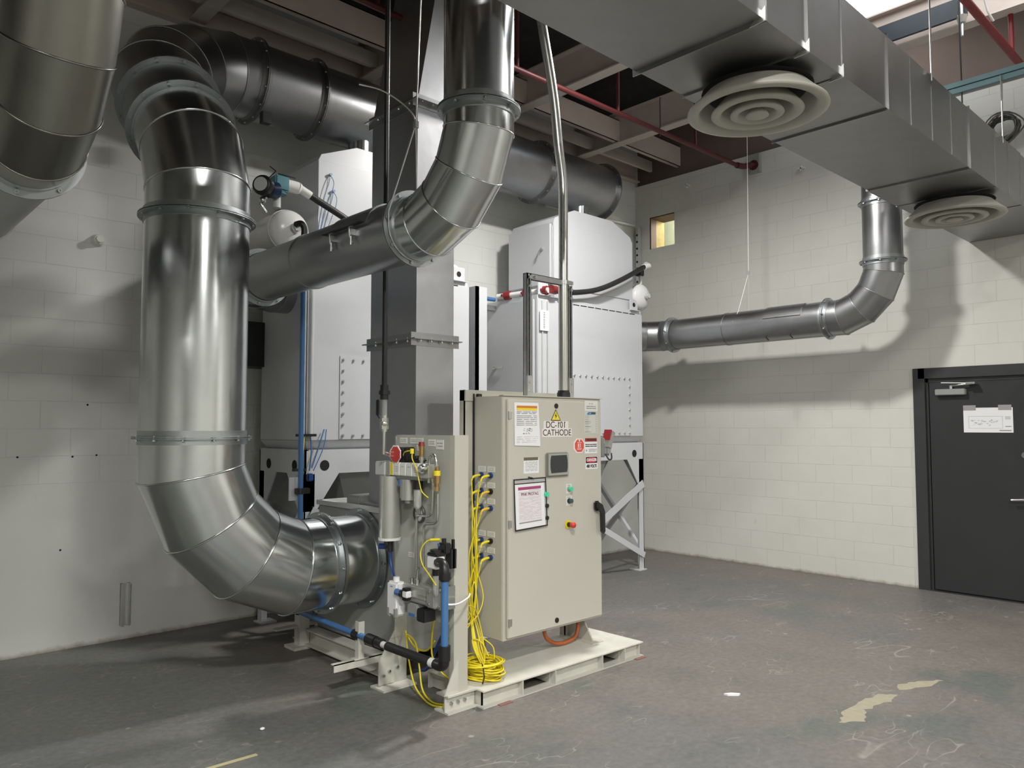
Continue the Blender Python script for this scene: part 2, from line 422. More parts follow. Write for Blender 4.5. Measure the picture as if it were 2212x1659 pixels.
# square hole in the right wall: wooden reveals and a pale room beyond
w=thing('window_1','small square hole high in the right wall','window',(XR,6.0,WZ0)); w['kind']='structure'
MB().box(XR+.01,WY1-.02,WZ0,XR+.13,WY1,WZ1).build('reveal',BWOOD,w)
MB().box(XR+.13,WY1-.02,WZ0,XR+.31,WY1+.02,WZ1).build('reveal',WOOD,w)
MB().box(XR+.01,WY0,WZ1-.015,XR+.31,WY1,WZ1).build('lintel',BWOOD,w)
MB().box(XR+.01,WY0,WZ0,XR+.31,WY1,WZ0+.012).build('sill',LBL,w)
MB().box(XR+1.0,WY0-2.5,WZ0-1,XR+1.05,WY1+1.5,WZ1+1.3).build('far_wall',CRM,w)
L=bpy.data.lights.new('far_room_light','POINT'); L.energy=60; L.shadow_soft_size=.15; L.color=(1,1,.9)
o=bpy.data.objects.new('far_room_light',L); COL.objects.link(o); o.parent=w; o.location=(.72,-.35,.55)
MB().box(XR+.22,WY0-2.6,WZ0-1.1,XR+1.05,WY0-2.5,WZ1+1.3).build('far_wall',CRM,w)
# door
dr=thing('door_1','charcoal steel door with a taped drawing','door',(XR,DY1,0)); dr['kind']='structure'
m=MB()
m.box(XR-.012,DY1-.06,0,XR+.12,DY1+.05,DZ+.045); m.box(XR-.012,DY0-.05,0,XR+.12,DY0+.05,DZ+.045); m.box(XR-.012,DY0,DZ-.06,XR+.12,DY1,DZ+.045)
m.build('frame',DFR,dr)
m=MB(); m.box(XR+.02,DY1-.085,0,XR+.06,DY1-.06,DZ-.06); m.box(XR+.02,DY0,DZ-.10,XR+.06,DY1-.06,DZ-.06); m.build('door_stop',DFR,dr)
LX=XR-.0
leaf=MB().bbox(LX+.0,DY0+.06,.02,LX+.045,DY1-.10,DZ-.105,.003).build('leaf',DOOR,dr)
m=MB(); m.box(XR-.02,DY0,-.0,XR+.14,DY1,.008); m.build('threshold',DFR,dr)
LF=LX
m=MB(); m.bbox(LF-.06,2.42,1.955,LF,2.69,2.015,.006); m.build('closer_body',GRY,dr)
m=MB(); m.cyl((LF-.035,2.55,2.015),(LF-.035,2.55,2.05),.016,n=12); m.tube([(LF-.035,2.55,2.045),(LF-.07,2.42,2.055),(LF-.05,2.36,2.06)],.009,6); m.tube([(LF-.05,2.36,2.065),(LF-.09,2.62,2.075)],.008,6); m.box(LF-.10,2.32,2.055,LF,2.40,2.075); m.build('closer_arm',ZN,dr)
m=MB(); m.cyl((LF,1.93,.965),(LF-.012,1.93,.965),.035,n=24); m.tube([(LF-.01,1.93,.965),(LF-.055,1.93,.965),(LF-.062,1.96,.962),(LF-.06,2.06,.955)],.011,10); m.build('lever_handle',CHR,dr)
m=MB(); m.cyl((LF,1.945,1.375),(LF-.02,1.945,1.375),.03,n=24); m.cyl((LF-.02,1.945,1.375),(LF-.026,1.945,1.375),.018,n=20); m.build('deadbolt',CHR,dr)
# taped drawing on the door
t=thing('drawing_sheet','white technical drawing taped to the dark door','sheet of paper',(LF-.002,2.25,1.57))
MB().box(LF-.003,2.035,1.585,LF-.001,2.455,1.825).build('paper',WHT,t)
for y in (2.40,2.10):
    m=MB(); m.box(LF-.0045,y-.055,1.80,LF-.0032,y+.055,1.85); m.build('tape_strip',TAPE,t)
m=MB()
for a,b,c,d in ((2.12,1.74,2.41,1.742),(2.12,1.625,2.41,1.627),(2.12,1.625,2.122,1.742),(2.408,1.625,2.41,1.742)): m.box(LF-.0036,a,b,LF-.0031,c,d)
rnd=random.Random(3)
for i in range(26):
    y=rnd.uniform(2.16,2.39); z=rnd.uniform(1.655,1.705); wv=rnd.uniform(.006,.03)
    m.box(LF-.0036,y-wv/2,z-.001,LF-.0031,y+wv/2,z+.001); m.box(LF-.0036,y-.001,z-wv/3,LF-.0031,y+.001,z+wv/3)
for z in (1.735,1.728,1.72,1.712): m.box(LF-.0036,2.055,z,LF-.0031,2.10,z+.003)
m.box(LF-.0036,2.05,1.64,LF-.0031,2.10,1.648); m.box(LF-.0036,2.05,1.60,LF-.0031,2.15,1.61)
m.build('drawing_lines',GINK,t)

sk=MB().box(5.75,.3,5.775,7.12,2.9,5.79).box(7.3,2.55,5.775,8.2,3.3,5.79); so=sk.build('skylight',mat('skylight_panel',(.9,.9,.9),.5,emit=(.93,.97,1),es=5)); tag(so,'bright skylight panel in the roof above the duct, top right','skylight')
# roof beams (run away from the viewer along Y)
bz=5.06; BX=[7.19,5.62,4.01,2.37,.77,-.85]
names=['nearest the right wall','second from the right wall','third from the right wall, behind the grey stack','above the upper duct elbow','second from the left edge','farthest left overhead']
for bx,nm in zip(BX,names):
    b=thing('roof_beam','pale beige steel roof beam, the one '+nm,'beam',(bx,0,bz),'roof beams running to the back wall')
    MB().box(bx-.065,-8.9,bz,bx+.065,YB-.02,bz+.014).build('bottom_flange',BEAMW,b)
    m=MB(); m.box(bx-.006,-8.9,bz+.014,bx+.006,YB-.02,bz+.36); m.box(bx-.065,-8.9,bz+.36,bx+.065,YB-.02,bz+.374); m.build('web',BEAM,b)
# cross channels between beams
prevs=[XR+.0]+BX
k=0
for i in range(len(BX)):
    xa=BX[i]+.008; xb=(prevs[i]-.008) if i else XR+.055
    for yy,zz,hh in ((5.74,bz+.02,.27),(3.2,bz+.04,.25),(.4,bz+.04,.25)):
        where={5.74:'near the back wall',3.2:'midway out',.4:'over the viewer'}[yy]
        c=MB(); c.box(xa,yy,zz,xb,yy+.008,zz+hh); c.box(xa,yy,zz,xb,yy+.06,zz+.008); c.box(xa,yy,zz+hh-.008,xb,yy+.06,zz+hh)
        tag(c.build('cross_channel',BEAM),'beige cross channel %s, on the right of roof beam %s'%(where,['one','two','three','four','five','six'][i]),'channel','cross channels between roof beams')
c=MB(); c.box(-8.9,YB-.09,5.0,XR-.01,YB-.005,5.02); c.box(-8.9,YB-.02,5.02,XR-.01,YB-.005,5.22); c.box(-8.9,YB-.12,5.22,XR-.01,YB-.005,5.26)
tag(c.build('wall_ledger',BEAM),'long beige steel ledger bolted along the top of the back wall','ledger')
m=MB(); m.box(-8.9,YB-.30,5.10,XR-.01,YB-.26,5.12); m.box(-8.9,YB-.30,5.12,XR-.01,YB-.29,5.24)
tag(m.build('ledger_angle',BEAMW),'thin pale angle iron running beside the ledger above the back wall','angle iron')

# ================================================================== ROUND EXHAUST DUCT (big)
R=.302; cz=.725; PX,PY=1.77,4.70
ex=thing('exhaust_duct','large bright galvanized duct: floor elbow, tall riser and header along the back wall','duct',(PX,PY,0))
FX=2.955   # housing face
# blower stub
m=MB(); m.cyl((2.64,PY,cz),(FX,PY,cz),R,n=56,caps=False); m.build('inlet_spool',G,ex)
flange(ex,(FX-.012,PY,cz),(1,0,0),R,12,.042)
# elbow 1
pts,E=arc_pts((2.57,PY,cz),(-1,0,0),(0,0,1),.80,4)
m=MB(); miter(m,[(2.64,PY,cz)]+pts+[(PX,PY,1.576)],R,lap=[(0,40),(0,8),(1,44),(2,40),(3,38),(4,42)]); 
m.build('lower_elbow',G,ex)
flange(ex,(2.635,PY,cz),(1,0,0),R,12,.036)
flange(ex,(PX,PY,1.576),(0,0,1),R,12,.036)
m=MB(); m.cyl((PX,PY,1.576),(PX,PY,2.905),R,n=56,caps=False)
m.build('riser_section',G,ex)
flange(ex,(PX,PY,2.905),(0,0,1),R,12,.036)
# first upper elbow (45 deg towards the wall)
d45=V((0,math.sin(PI/4),math.cos(PI/4)))
pts,E=arc_pts((PX,PY,2.925),(0,0,1),d45,.80,2)
HY,HZ=5.85,4.45
A2=V((PX,HY,HZ))-d45*.80
A2=V((PX,A2.y,A2.z))
m=MB(); miter(m,[(PX,PY,2.905)]+pts+[E+d45*.10],R); m.build('offset_elbow',G,ex)
flange(ex,E+d45*.10,d45,R,12,.036)
# header axis follows from the slanted run
L=(A2-E).dot(d45); A2=E+d45*.555
HY=(A2+d45*.80).y; HZ=(A2+d45*.80).z
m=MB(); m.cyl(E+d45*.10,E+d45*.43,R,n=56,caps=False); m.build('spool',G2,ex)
flange(ex,E+d45*.43,d45,R,12,.036)
pts,E2=arc_pts(A2,d45,(1,0,0),.80,4)
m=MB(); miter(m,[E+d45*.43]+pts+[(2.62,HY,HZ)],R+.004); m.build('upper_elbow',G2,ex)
FLD=galv('flange_dark',(.36,.36,.36),.4,bump=.08)
flange(ex,(2.62,HY,HZ),(1,0,0),R+.004,14,.042,mt=FLD)
XF=[2.62,3.14,5.88,6.97]
for a,b in zip(XF[:-1],XF[1:]):
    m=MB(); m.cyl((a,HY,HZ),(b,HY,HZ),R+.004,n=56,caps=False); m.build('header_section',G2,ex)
for a in XF[1:]: flange(ex,(a,HY,HZ),(1,0,0),R+.004,14,.042,mt=FLD)
m=MB(); m.cyl((6.98,HY,HZ),(6.988,HY,HZ),R+.03,n=56); m.build('end_cap',G2,ex)

# ================================================================== 14 inch inlet ducts (P2, its twins)
r=.18; IZ=2.745; VY=2.91
def inlet(X,side,label,top=4.9,full=True,mt=G):
    t=thing('inlet_duct',label,'duct',(X,VY,IZ),'round inlet ducts dropping from the roof')
    Rc=.50
    m=MB(); m.cyl((X,VY,3.25),(X,VY,top),r,n=44,caps=False)
    m.build('drop_section',mt,t)
    flange(t,(X,VY,3.25),(0,0,1),r,8,.034,ph=.3); 
    if X>5: flange(t,(X,VY,3.83),(0,0,1),r,8,.034,ph=.3)
    pts,E=arc_pts((X,VY,IZ+Rc),(0,0,-1),(0,1,0),Rc,4)
    m=MB(); miter(m,[(X,VY,3.25)]+pts+[(X,3.455,IZ)],r,40,.004); m.build('elbow',mt,t)
    flange(t,(X,3.455,IZ),(0,1,0),r,8,.034,ph=.2,mt=ZNF)
    yj=4.62
    m=MB(); m.cyl((X,3.455,IZ),(X,yj,IZ),r,n=44,caps=False); m.lathe([(-.02,r),(-.02,r+.006),(.0,r+.006),(.0,r)],(X,yj,IZ),(0,1,0),44,False); m.build('horizontal_section',G2,t)
    m=MB(); m.cyl((X,yj,IZ),(X,5.30,IZ),r-.003,n=44,caps=False); m.build('horizontal_section',G2,t)
    flange(t,(X,5.36,IZ),(0,1,0),r,8,.034,ph=.2)
    pts,E=arc_pts((X,5.40,IZ),(0,1,0),(side,0,0),.42-.02,3)
    m=MB(); miter(m,[(X,5.30,IZ)]+pts+[(X+side*.43,E.y,IZ)],r,40,.004); m.build('collector_elbow',G2,t)
    # access door with latches
    m=MB(); s=-1 if X<5 else 1
    n=10; vs=[];ins=[]
    a0,a1=(math.radians(100),math.radians(165))
    for k in range(n+1):
        a=a0+(a1-a0)*k/n
        for rr in (r+.010,r+.001):
            for y in (3.68,4.10): vs.append((X+math.cos(a)*rr,y,IZ+math.sin(a)*rr))
    fs=[]
    for k in range(n):
        o=k*4; fs+= [(o,o+1,o+5,o+4),(o+2,o+6,o+7,o+3),(o,o+4,o+6,o+2),(o+1,o+3,o+7,o+5)]
    fs+=[(0,2,3,1),(n*4,n*4+1,n*4+3,n*4+2)]
    m.add(vs,fs,False); d=m.build('access_door',G2,t)
    if X<5:
        m=MB(); a=math.radians(168); e=V((X+math.cos(a)*(r+.004),0,IZ+math.sin(a)*(r+.004)))
        m.box(e.x-.03,3.70,e.z+.012,e.x+.01,4.12,e.z+.018); m.build('door_lip',BLK,t)
        for y in (3.80,4.02):
            m=MB(); m.tube([(e.x,y,e.z+.02),(e.x-.035,y,e.z),(e.x-.03,y,e.z-.05),(e.x-.012,y,e.z-.085)],.006,6); m.box(e.x-.028,y-.018,e.z-.045,e.x,y+.018,e.z-.01); m.cyl((e.x-.022,y,e.z-.05),(e.x-.022,y,e.z-.10),.008,n=8); m.build('latch',ZN,t)
        a=math.radians(128); MB().add([(X+math.cos(a)*(r+.002),4.12,IZ+math.sin(a)*(r+.002)),(X+math.cos(a)*(r+.002),4.20,IZ+math.sin(a)*(r+.002)),(X+math.cos(a+.12)*(r+.002),4.19,IZ+math.sin(a+.12)*(r+.002)),(X+math.cos(a+.12)*(r+.002),4.11,IZ+math.sin(a+.12)*(r+.002))],[(0,1,2,3)]).build('yellow_sticker',YLI,t)
    else:
        for y in (3.78,4.05):
            m=MB(); m.tube([(X-r*.9,y,IZ-.11),(X-r*1.1,y,IZ-.16),(X-r*.8,y,IZ-.18)],.006,6); m.build('latch',BLK,t)
    return t
inlet(2.50,1,'galvanized round inlet duct bending down and back beside the left dust collector')
inlet(7.70,-1,'dull galvanized round duct beside the right wall bending down toward the right dust collector',mt=G2)
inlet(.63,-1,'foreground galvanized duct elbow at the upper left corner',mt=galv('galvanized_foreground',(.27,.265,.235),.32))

# ================================================================== dust collectors
def bolt_row(parent,pts,mt=ZN):
    src=None
    for p in pts:
        if src is None:
            b=MB(); p0=V(p); b.cyl(p0,p0+V((0,-.016,0)),.007,n=8); b.cyl(p0,p0+V((0,-.008,0)),.013,n=6,smooth=False); src=b.build('bolt',mt,parent)
        else:
            o=src.copy(); COL.objects.link(o); o.parent=parent; o.location=V(src.location)+(V(p)-p0)
def collector(x0,x1,right,label):
    F,B=5.46,6.25; t=thing('dust_collector',label,'dust collector',(x0,F,0),'white dust collectors against the back wall')
    z0,z1=1.53,2.95
    body=MB().bbox(x0,F,z0,x1,B,z1,.006).build('body',WP,t)
    # hopper transition and stand
    MB().add([(x0,F,z0),(x1,F,z0),(x1,B,z0),(x0,B,z0),(x0+.05,F+.06,1.452),(x1-.05,F+.06,1.452),(x1-.05,B-.06,1.452),(x0+.05,B-.06,1.452)],[(0,1,5,4),(1,2,6,5),(2,3,7,6),(3,0,4,7),(4,5,6,7)]).build('body_skirt',WP,t)
    xm=(x0+x1)/2; ym=(F+B)/2
    hx0,hx1=xm-.52,xm+.42
    MB().add([(hx0,F+.1,1.44),(hx1,F+.1,1.44),(hx1,B-.06,1.44),(hx0,B-.06,1.44),(xm-.2,ym-.16,.52),(xm+.1,ym-.16,.52),(xm+.1,ym+.16,.52),(xm-.2,ym+.16,.52)],[(0,4,5,1),(1,5,6,2),(2,6,7,3),(3,7,4,0)]).build('hopper',HOU,t)
    m=MB(); m.cyl((xm-.05,ym,.05),(xm-.05,ym,.52),.20,n=32); m.ring((xm-.05,ym,.49),(0,0,1),.19,.215,.03); m.build('dust_drum',HOU,t)
    # frame plates, front/back and sides, each cut to corner gussets
    zt,zb,zg=1.452,1.27,.98
    def plate(a0,a1): return [(a0,zt),(a1,zt),(a1,zg),(a1-.10,zg),(a1-.30,zb),(a0+.30,zb),(a0+.10,zg),(a0,zg)]
    m=MB(); m.prism(plate(x0,x1),1,F+.0,F+.012); m.box(x0,F-.0,zt,x1,F+.03,zt+.008); m.build('frame_plate',WP,t)
    m=MB(); m.prism(plate(x0,x1),1,B-.012,B); m.build('frame_plate',WP,t)
    for xx in (x0,x1-.012):
        m=MB(); m.prism(plate(F,B),0,xx,xx+.012); m.box(xx,F,zt,xx+.03,B,zt+.008); m.build('frame_plate',WP,t)
    for xx in ((x0+.17),(x1-.17)):
        m=MB(); m.lathe([(0,.0),(0,.042)],(xx,F-.0015,1.335),(0,1,0),24,False); m.build('round_hole',DRK,t)
    for yy in (F+.17,B-.17):
        m=MB(); m.lathe([(0,.0),(0,.042)],(x0-.0015,yy,1.335),(1,0,0),24,False); m.build('round_hole',DRK,t)
    for xx,sx in ((x0,1),(x1,-1)):
        for yy,sy in ((F,1),(B,-1)):
            m=MB(); m.box(xx,yy,.01,xx+sx*.085,yy+sy*.008,1.27); m.box(xx,yy,.01,xx+sx*.008,yy+sy*.085,1.27)
            l=m.build('leg',WP,t); MB().box(xx-sx*.02,yy-sy*.02,0,xx+sx*.12,yy+sy*.12,.012).build('base_plate',WP,l)
    def brace(p,q,w=.055,name='brace'):
        p=V(p);q=V(q);d=(q-p).normalized()
        n=V((0,-1,0)) if abs(q.y-p.y)<.01 else V((-1,0,0)); u=n.cross(d).normalized()*w/2
        m=MB(); a=[p-u,p+u,q+u,q-u]; a2=[x+n*.006 for x in a]
        m.add(a+a2,[(0,1,2,3),(7,6,5,4),(0,4,5,1),(1,5,6,2),(2,6,7,3),(3,7,4,0)])
        b=[p+u,q+u,q+u-n*.04,p+u-n*.04]; b2=[x-u*.15 for x in b]
        m.add(b+b2,[(0,1,2,3),(7,6,5,4),(0,4,5,1),(1,5,6,2),(2,6,7,3),(3,7,4,0)])
        m.build(name,WP,t)
    brace((x1-.02,F-.01,.99),(x0+.05,F-.01,.13),.085); brace((x0+.05,F-.02,.99),(x1-.02,F-.02,.17),.065)
    brace((x1-.05,B,1.0),(x0+.05,B,.15)); brace((x0+.05,B+.01,1.0),(x1-.05,B+.01,.15))
    for xx in (x0+.004,x1-.004):
        brace((xx,F+.05,1.0),(xx,B-.05,.2),.045); brace((xx+.008,B-.05,1.0),(xx+.008,F+.05,.2),.045)
    # body top rim with stitched gap
    MB().box(x0+.01,F+.012,z1,x1-.01,B-.01,z1+.035).build('top_rim',WP,t)
    m=MB(); n=7 if True else 0
    for k in range(11):
        a=x0+.30+k*(x1-x0-.42)/11; m.box(a,F-.003,z1-.012,a+(x1-x0-.42)/11*.82,F+.004,z1-.004)
    m.build('rim_slot',DRK,t)
    # upper filter box
    if right: ux0,ux1,ra,rb=5.765,7.10,6.10,6.74
    else: ux0,ux1,ra,rb=3.02,4.36,3.38,4.02
    UF,UB=5.50,6.16
    MB().box(ux0+.02,UF+.01,z1+.03,ux1-.02,UB,3.11).build('filter_box_base',WP,t)
    MB().bbox(ux0,UF,3.11,ux1,UB,3.80,.004).build('filter_box',WP,t)
    MB().prism([(ux0+.008,3.802),(ux1-.008,3.802),(ux1-.03,3.85),(rb,3.985),(ra,3.985),(ux0+.03,3.85)],1,UF+.008,UB-.01).build('roof_cap',WP,t)
    MB().cyl((ux0+.80 if right else ux0+.60,5.85,3.98),(ux0+.80 if right else ux0+.60,5.85,HZ-.27),.105,n=28,caps=False).build('outlet_stub',G,t)
    if right:
        d=MB().bbox(ux0-.035,UF+.02,3.14,ux0-.004,UB-.0,3.78,.006).build('access_door',WP,t)
        m=MB(); m.cyl((ux0-.035,UF+.13,3.52),(ux0-.06,UF+.13,3.52),.016,n=12); m.tube([(ux0-.055,UF+.13,3.52),(ux0-.065,UF+.15,3.50),(ux0-.065,UF+.16,3.45)],.008,8); m.build('door_handle',ZN,d)
        MB().box(ux0-.012,UF+.004,3.16,ux0+.004,UF+.016,3.76).build('hinge_strip',LGR,t)
        d=MB().bbox(x0-.03,F+.03,z0+.02,x0-.003,B-.02,z1-.01,.005).build('side_door',WP,t)
        m=MB(); m.tube([(x0-.05,F+.62,2.255),(x0-.055,F+.60,2.27),(x0-.055,F+.46,2.262)],.008,8); m.cyl((x0-.03,F+.60,2.268),(x0-.055,F+.60,2.268),.02,n=12); m.build('door_handle',ZN,d)
        m=MB(); m.box(x0+.06,F-.012,z0+.02,x0+.075,F,z1-.02); m.box(x0+.135,F-.016,z0+.02,x0+.15,F,z1-.02); m.build('door_jamb',LGR,t)
        s=MB().box(x0+.02,F-.02,2.62,x0+.15,F-.0165,2.83).build('level_plate',WHT,t); lines(s,INK,x0+.07,x0+.09,F-.0202,[2.65+.017*k for k in range(10)],.006,jag=False)
    # bolted access panel
    if right: px0,px1=x1-1.32,x1-.23
    else: px0,px1=x0+.295,x0+1.40
    p=MB().box(px0,F-.006,1.54,px1,F,2.215).build('bolted_panel',WP,t)
    pts=[]
    nx=11; nz=7
    for k in range(nx+1):
        x=px0+.03+(px1-px0-.06)*k/nx; pts+=[(x,F-.006,2.185),(x,F-.006,1.57)]
    for k in range(1,nz):
        z=1.57+.615*k/nz; pts+=[(px0+.03,F-.006,z),(px1-.03,F-.006,z)]
    bolt_row(p,pts)
    # lifting lugs
    for xx in ((x0+.10,x1-.14) if right else (x0+.12,x1-.12)):
        m=MB(); m.bbox(xx-.075,F+.01,z1+.035,xx+.075,F+.022,z1+.17,.01); m.box(xx-.08,F-.02,z1+.035,xx+.08,F+.10,z1+.043); l=m.build('lifting_lug',WP,t)
        MB().lathe([(0,0),(0,.026)],(xx,F+.0085,z1+.105),(0,1,0),20,False).build('lug_hole',DRK,l)
    return t
c1=collector(2.92,4.58,False,'white dust collector on the left, partly behind the grey stack')
c2=collector(5.48,7.22,True,'white dust collector on the right, behind the beige control cabinet')

# air receivers beside the filter boxes
def tank(x,z,yf,label,big):
    rt=.158; t=thing('air_receiver',label,'tank',(x,yf,z),'white compressed air receivers')
    prof=[(0,.0)]+[(rt*.62*(1-math.cos(a)),rt*math.sin(a)) for a in [PI/2*k/9 for k in range(1,10)]]+[(.80,rt)]+[(.80+rt*.6*math.sin(PI/2*k/6),rt*math.cos(PI/2*k/6)) for k in range(1,7)]
    MB().lathe(prof,(x,yf,z),(0,1,0),40).build('shell',WPT,t)
    m=MB(); m.lathe([(.0,rt+.001),(.0,rt+.005),(.008,rt+.005),(.008,rt+.001)],(x,yf+rt*.62+.01,z),(0,1,0),40,False); m.build('weld_seam',WPT,t)
    m=MB(); m.cyl((x,yf+.01,z),(x,yf-.03,z),.038,n=20); m.cyl((x,yf-.03,z),(x,yf-.045,z),.028,n=6,smooth=False); m.build('end_port',LGR,t)
    return t
tl=tank(2.71,3.135,5.28,'white round-ended air receiver beside the left dust collector',1)
tr=tank(7.25,3.17,5.42,'white round-ended air receiver beside the right dust collector',0)
# tank elbow and blue drain on left tank
m=MB(); m.tube(spline([(2.70,5.24,3.155),(2.715,5.19,3.155),(2.735,5.18,3.12),(2.735,5.18,3.05)],4),.024,12)
tag(m.build('pipe_elbow',BLK),'black plastic elbow on the end of the left air receiver','pipe fitting')
m=MB(); m.tube([(2.735,5.18,3.05),(2.735,5.18,1.50),(2.742,5.18,.60),(2.75,5.18,.36)],.019,14)
bl=tag(m.build('air_pipe',BLU),'long blue vertical air pipe beside the left dust collector leg','pipe')
m=MB(); m.box(2.70,5.155,1.15,2.80,5.20,1.19); m.cyl((2.735,5.18,1.15),(2.735,5.18,1.19),.03,n=14)
tag(m.build('pipe_clamp',BLK),'black clamp holding the blue vertical air pipe','clamp')
MB_=MB(); MB_.box(2.665,5.215,1.10,2.775,5.225,1.27); tag(MB_.build('bracket_plate',WP),'small white bracket plate behind the blue vertical pipe clamp','bracket')
# pulse valve with gauge on the left tank
t=thing('regulator_valve','teal and black regulator valve on top of the left air receiver','valve',(2.62,5.40,3.31))
m=MB(); m.cyl((2.62,5.40,3.30),(2.62,5.40,3.42),.03,n=16); m.build('neck',LGR,t)
m=MB(); m.bbox(2.575,5.33,3.42,2.69,5.45,3.54,.012); m.cyl((2.63,5.39,3.40),(2.63,5.39,3.44),.06,.045,n=16); m.build('valve_body',TEAL,t)
m=MB(); m.cyl((2.60,5.36,3.42),(2.53,5.35,3.41),.062,n=24); m.build('actuator',mat('navy_casting',(.01,.03,.09),.35),t)
m=MB(); m.cyl((2.535,5.345,3.41),(2.505,5.34,3.41),.066,n=24); m.build('actuator_cap',BLK,t)
m=MB(); m.cyl((2.50,5.34,3.42),(2.45,5.30,3.42),.072,n=28); m.lathe([(0,.05),(.004,.07),(.02,.076),(.02,.06)],(2.445,5.296,3.42),(.8,.6,0),28); m.build('gauge_housing',BLK,t)
m=MB(); m.cyl((2.440,5.292,3.42),(2.436,5.289,3.42),.052,n=28); m.build('gauge_face',LGR,t)
m=MB(); m.cyl((2.69,5.39,3.49),(2.78,5.38,3.48),.048,n=18); m.cyl((2.78,5.38,3.48),(2.80,5.38,3.475),.05,.04,n=18); m.build('hose_connector',LBL,t)
m=MB(); m.tube([(2.50,5.33,3.34),(2.46,5.33,3.28),(2.50,5.32,3.22)],.014,8); m.sphere((2.47,5.32,3.31),.028,12); m.build('bleed_tube',STN,t)
m=MB(); m.tube([(2.58,5.34,3.56),(2.55,5.38,3.60)],.004,6); m.tube([(2.58,5.34,3.56),(2.54,5.40,3.50),(2.52,5.45,3.46)],.004,6); m.tube([(2.60,5.34,3.545),(2.74,5.34,3.54)],.005,6); m.build('cable_tie',BLK,t)
# flexible hoses
def hose(pts,rr,label,mt=RUB,cuff=None,n=14):
    t=thing('flexible_hose',label,'hose',pts[0]); m=MB(); p=spline(pts,8); m.tube(p,rr,n); m.build('tube',mt,t)
    if cuff:
        for a,b in cuff: m=MB(); m.cyl(a,b,rr*1.22,n=n); m.build('cuff',LBL,t)
    return t
hose([(2.80,5.37,3.475),(2.95,5.36,3.41),(3.20,5.34,3.30),(3.45,5.35,3.18),(3.62,5.40,3.08)],.027,'thick black hose sloping down from the teal valve on the left tank',cuff=[((2.80,5.37,3.475),(2.88,5.365,3.44))])
hose([(5.70,5.42,3.045),(5.98,5.42,3.06),(6.37,5.41,3.14),(6.77,5.40,3.30),(7.20,5.40,3.51)],.029,'thick black hose curving up across the right dust collector',cuff=[((7.18,5.40,3.50),(7.30,5.42,3.535))])
t=thing('tank_valve','small black valve on top of the right air receiver','valve',(7.25,5.5,3.33))
m=MB(); m.cyl((7.25,5.5,3.32),(7.25,5.5,3.42),.02,n=12); m.cyl((7.28,5.42,3.52),(7.30,5.46,3.56),.035,n=14); m.build('valve_stem',LGR,t)
m=MB(); m.bbox(7.20,5.47,3.42,7.29,5.55,3.50,.01); m.build('valve_body',BLK,t)
# couplings on the top and the blue link pipe
t=thing('coupled_air_line','blue air line with red couplings and white pipe between the two dust collectors','pipe',(4.6,6.02,2.98))
m=MB(); m.tube([(4.62,6.02,2.99),(5.40,6.02,2.99)],.022,12); m.build('blue_pipe',BLU,t)
m=MB(); m.tube([(5.42,6.0,3.02),(5.50,5.85,3.03),(5.55,5.6,3.035),(5.60,5.42,3.04)],.030,12); m.build('white_pipe',WPT,t)
for p,q in (((5.46,5.93,3.025),(5.49,5.87,3.03)),((5.53,5.70,3.03),(5.54,5.64,3.035)),((5.585,5.47,3.04),(5.595,5.43,3.04))):
    m=MB(); m.cyl(p,q,.046,n=16); m.box(p[0]-.055,p[1]-.02,p[2]-.012,p[0]+.055,p[1]+.0,p[2]+.012); m.build('red_coupling',RED,t)
m=MB(); m.cyl((5.62,5.40,3.05),(5.70,5.41,3.05),.045,n=16); m.build('red_coupling',RED,t)
m=MB(); m.box(5.0,6.05,2.88,5.46,6.12,2.93); tag(m.build('strut_rail',STR),'short steel strut under the blue line between the dust collectors','strut')
m=MB(); m.box(4.95,YB-.06,2.15,5.47,YB,2.20); m.box(4.95,YB-.06,2.20,5.0,YB,2.62); m.box(4.95,YB-.06,2.58,5.47,YB,2.62); m.box(5.2,YB-.03,2.2,5.47,YB,2.58)
tag(m.build('wall_bracket',mat('dark_bracket',(.06,.06,.06),.5)),'dark steel bracket on the back wall between the two dust collectors','bracket')
# white channel post right of the left collector
m=MB(); m.box(4.66,5.46,0,4.70,5.60,2.97); m.box(4.66,5.46,0,4.80,5.47,2.97)
tag(m.build('channel_post',WP),'tall narrow white channel post between the two dust collectors','post')
m=MB(); m.sphere((4.50,5.60,3.12),.05,16); m.cyl((4.50,5.60,3.0),(4.50,5.60,3.09),.02,n=10)
tag(m.build('relief_valve',LBL),'small pale round valve on top of the left dust collector, right end','valve')
# sensor conduits on the front corner of left collector
t=thing('sensor_conduit','pair of vertical grey conduits with yellow and blue leads at the left dust collector corner','conduit',(2.9,5.40,1.5))
for x in (2.865,2.935):
    m=MB(); m.cyl((x,5.42,1.575),(x,5.42,2.93),.022,n=14); m.build('conduit',LGR,t)
m=MB(); m.box(2.83,5.395,1.565,2.98,5.45,1.585); m.build('clamp',BLK,t)
m=MB(); m.tube([(2.86,5.41,1.57),(2.855,5.41,1.42),(2.85,5.41,1.32)],.010,8); m.tube([(2.88,5.41,1.57),(2.87,5.41,1.42),(2.862,5.41,1.32)],.008,8); m.build('yellow_lead',YEL,t)
m=MB(); m.box(2.80,5.395,1.30,2.90,5.44,1.32); m.build('clamp',BLK,t)
m=MB(); m.tube(spline([(2.94,5.42,1.57),(2.945,5.41,1.45),(2.93,5.41,1.30)],5),.005,6); m.tube(spline([(3.07,5.44,1.62),(3.02,5.42,1.50),(2.95,5.41,1.32)],5),.005,6); m.tube(spline([(3.09,5.44,1.62),(3.05,5.41,1.48),(2.96,5.40,1.30)],5),.004,6); m.build('blue_lead',BLU,t)
m=MB(); m.bbox(2.91,5.39,1.22,2.96,5.43,1.28,.008); m.build('junction',BLD,t)
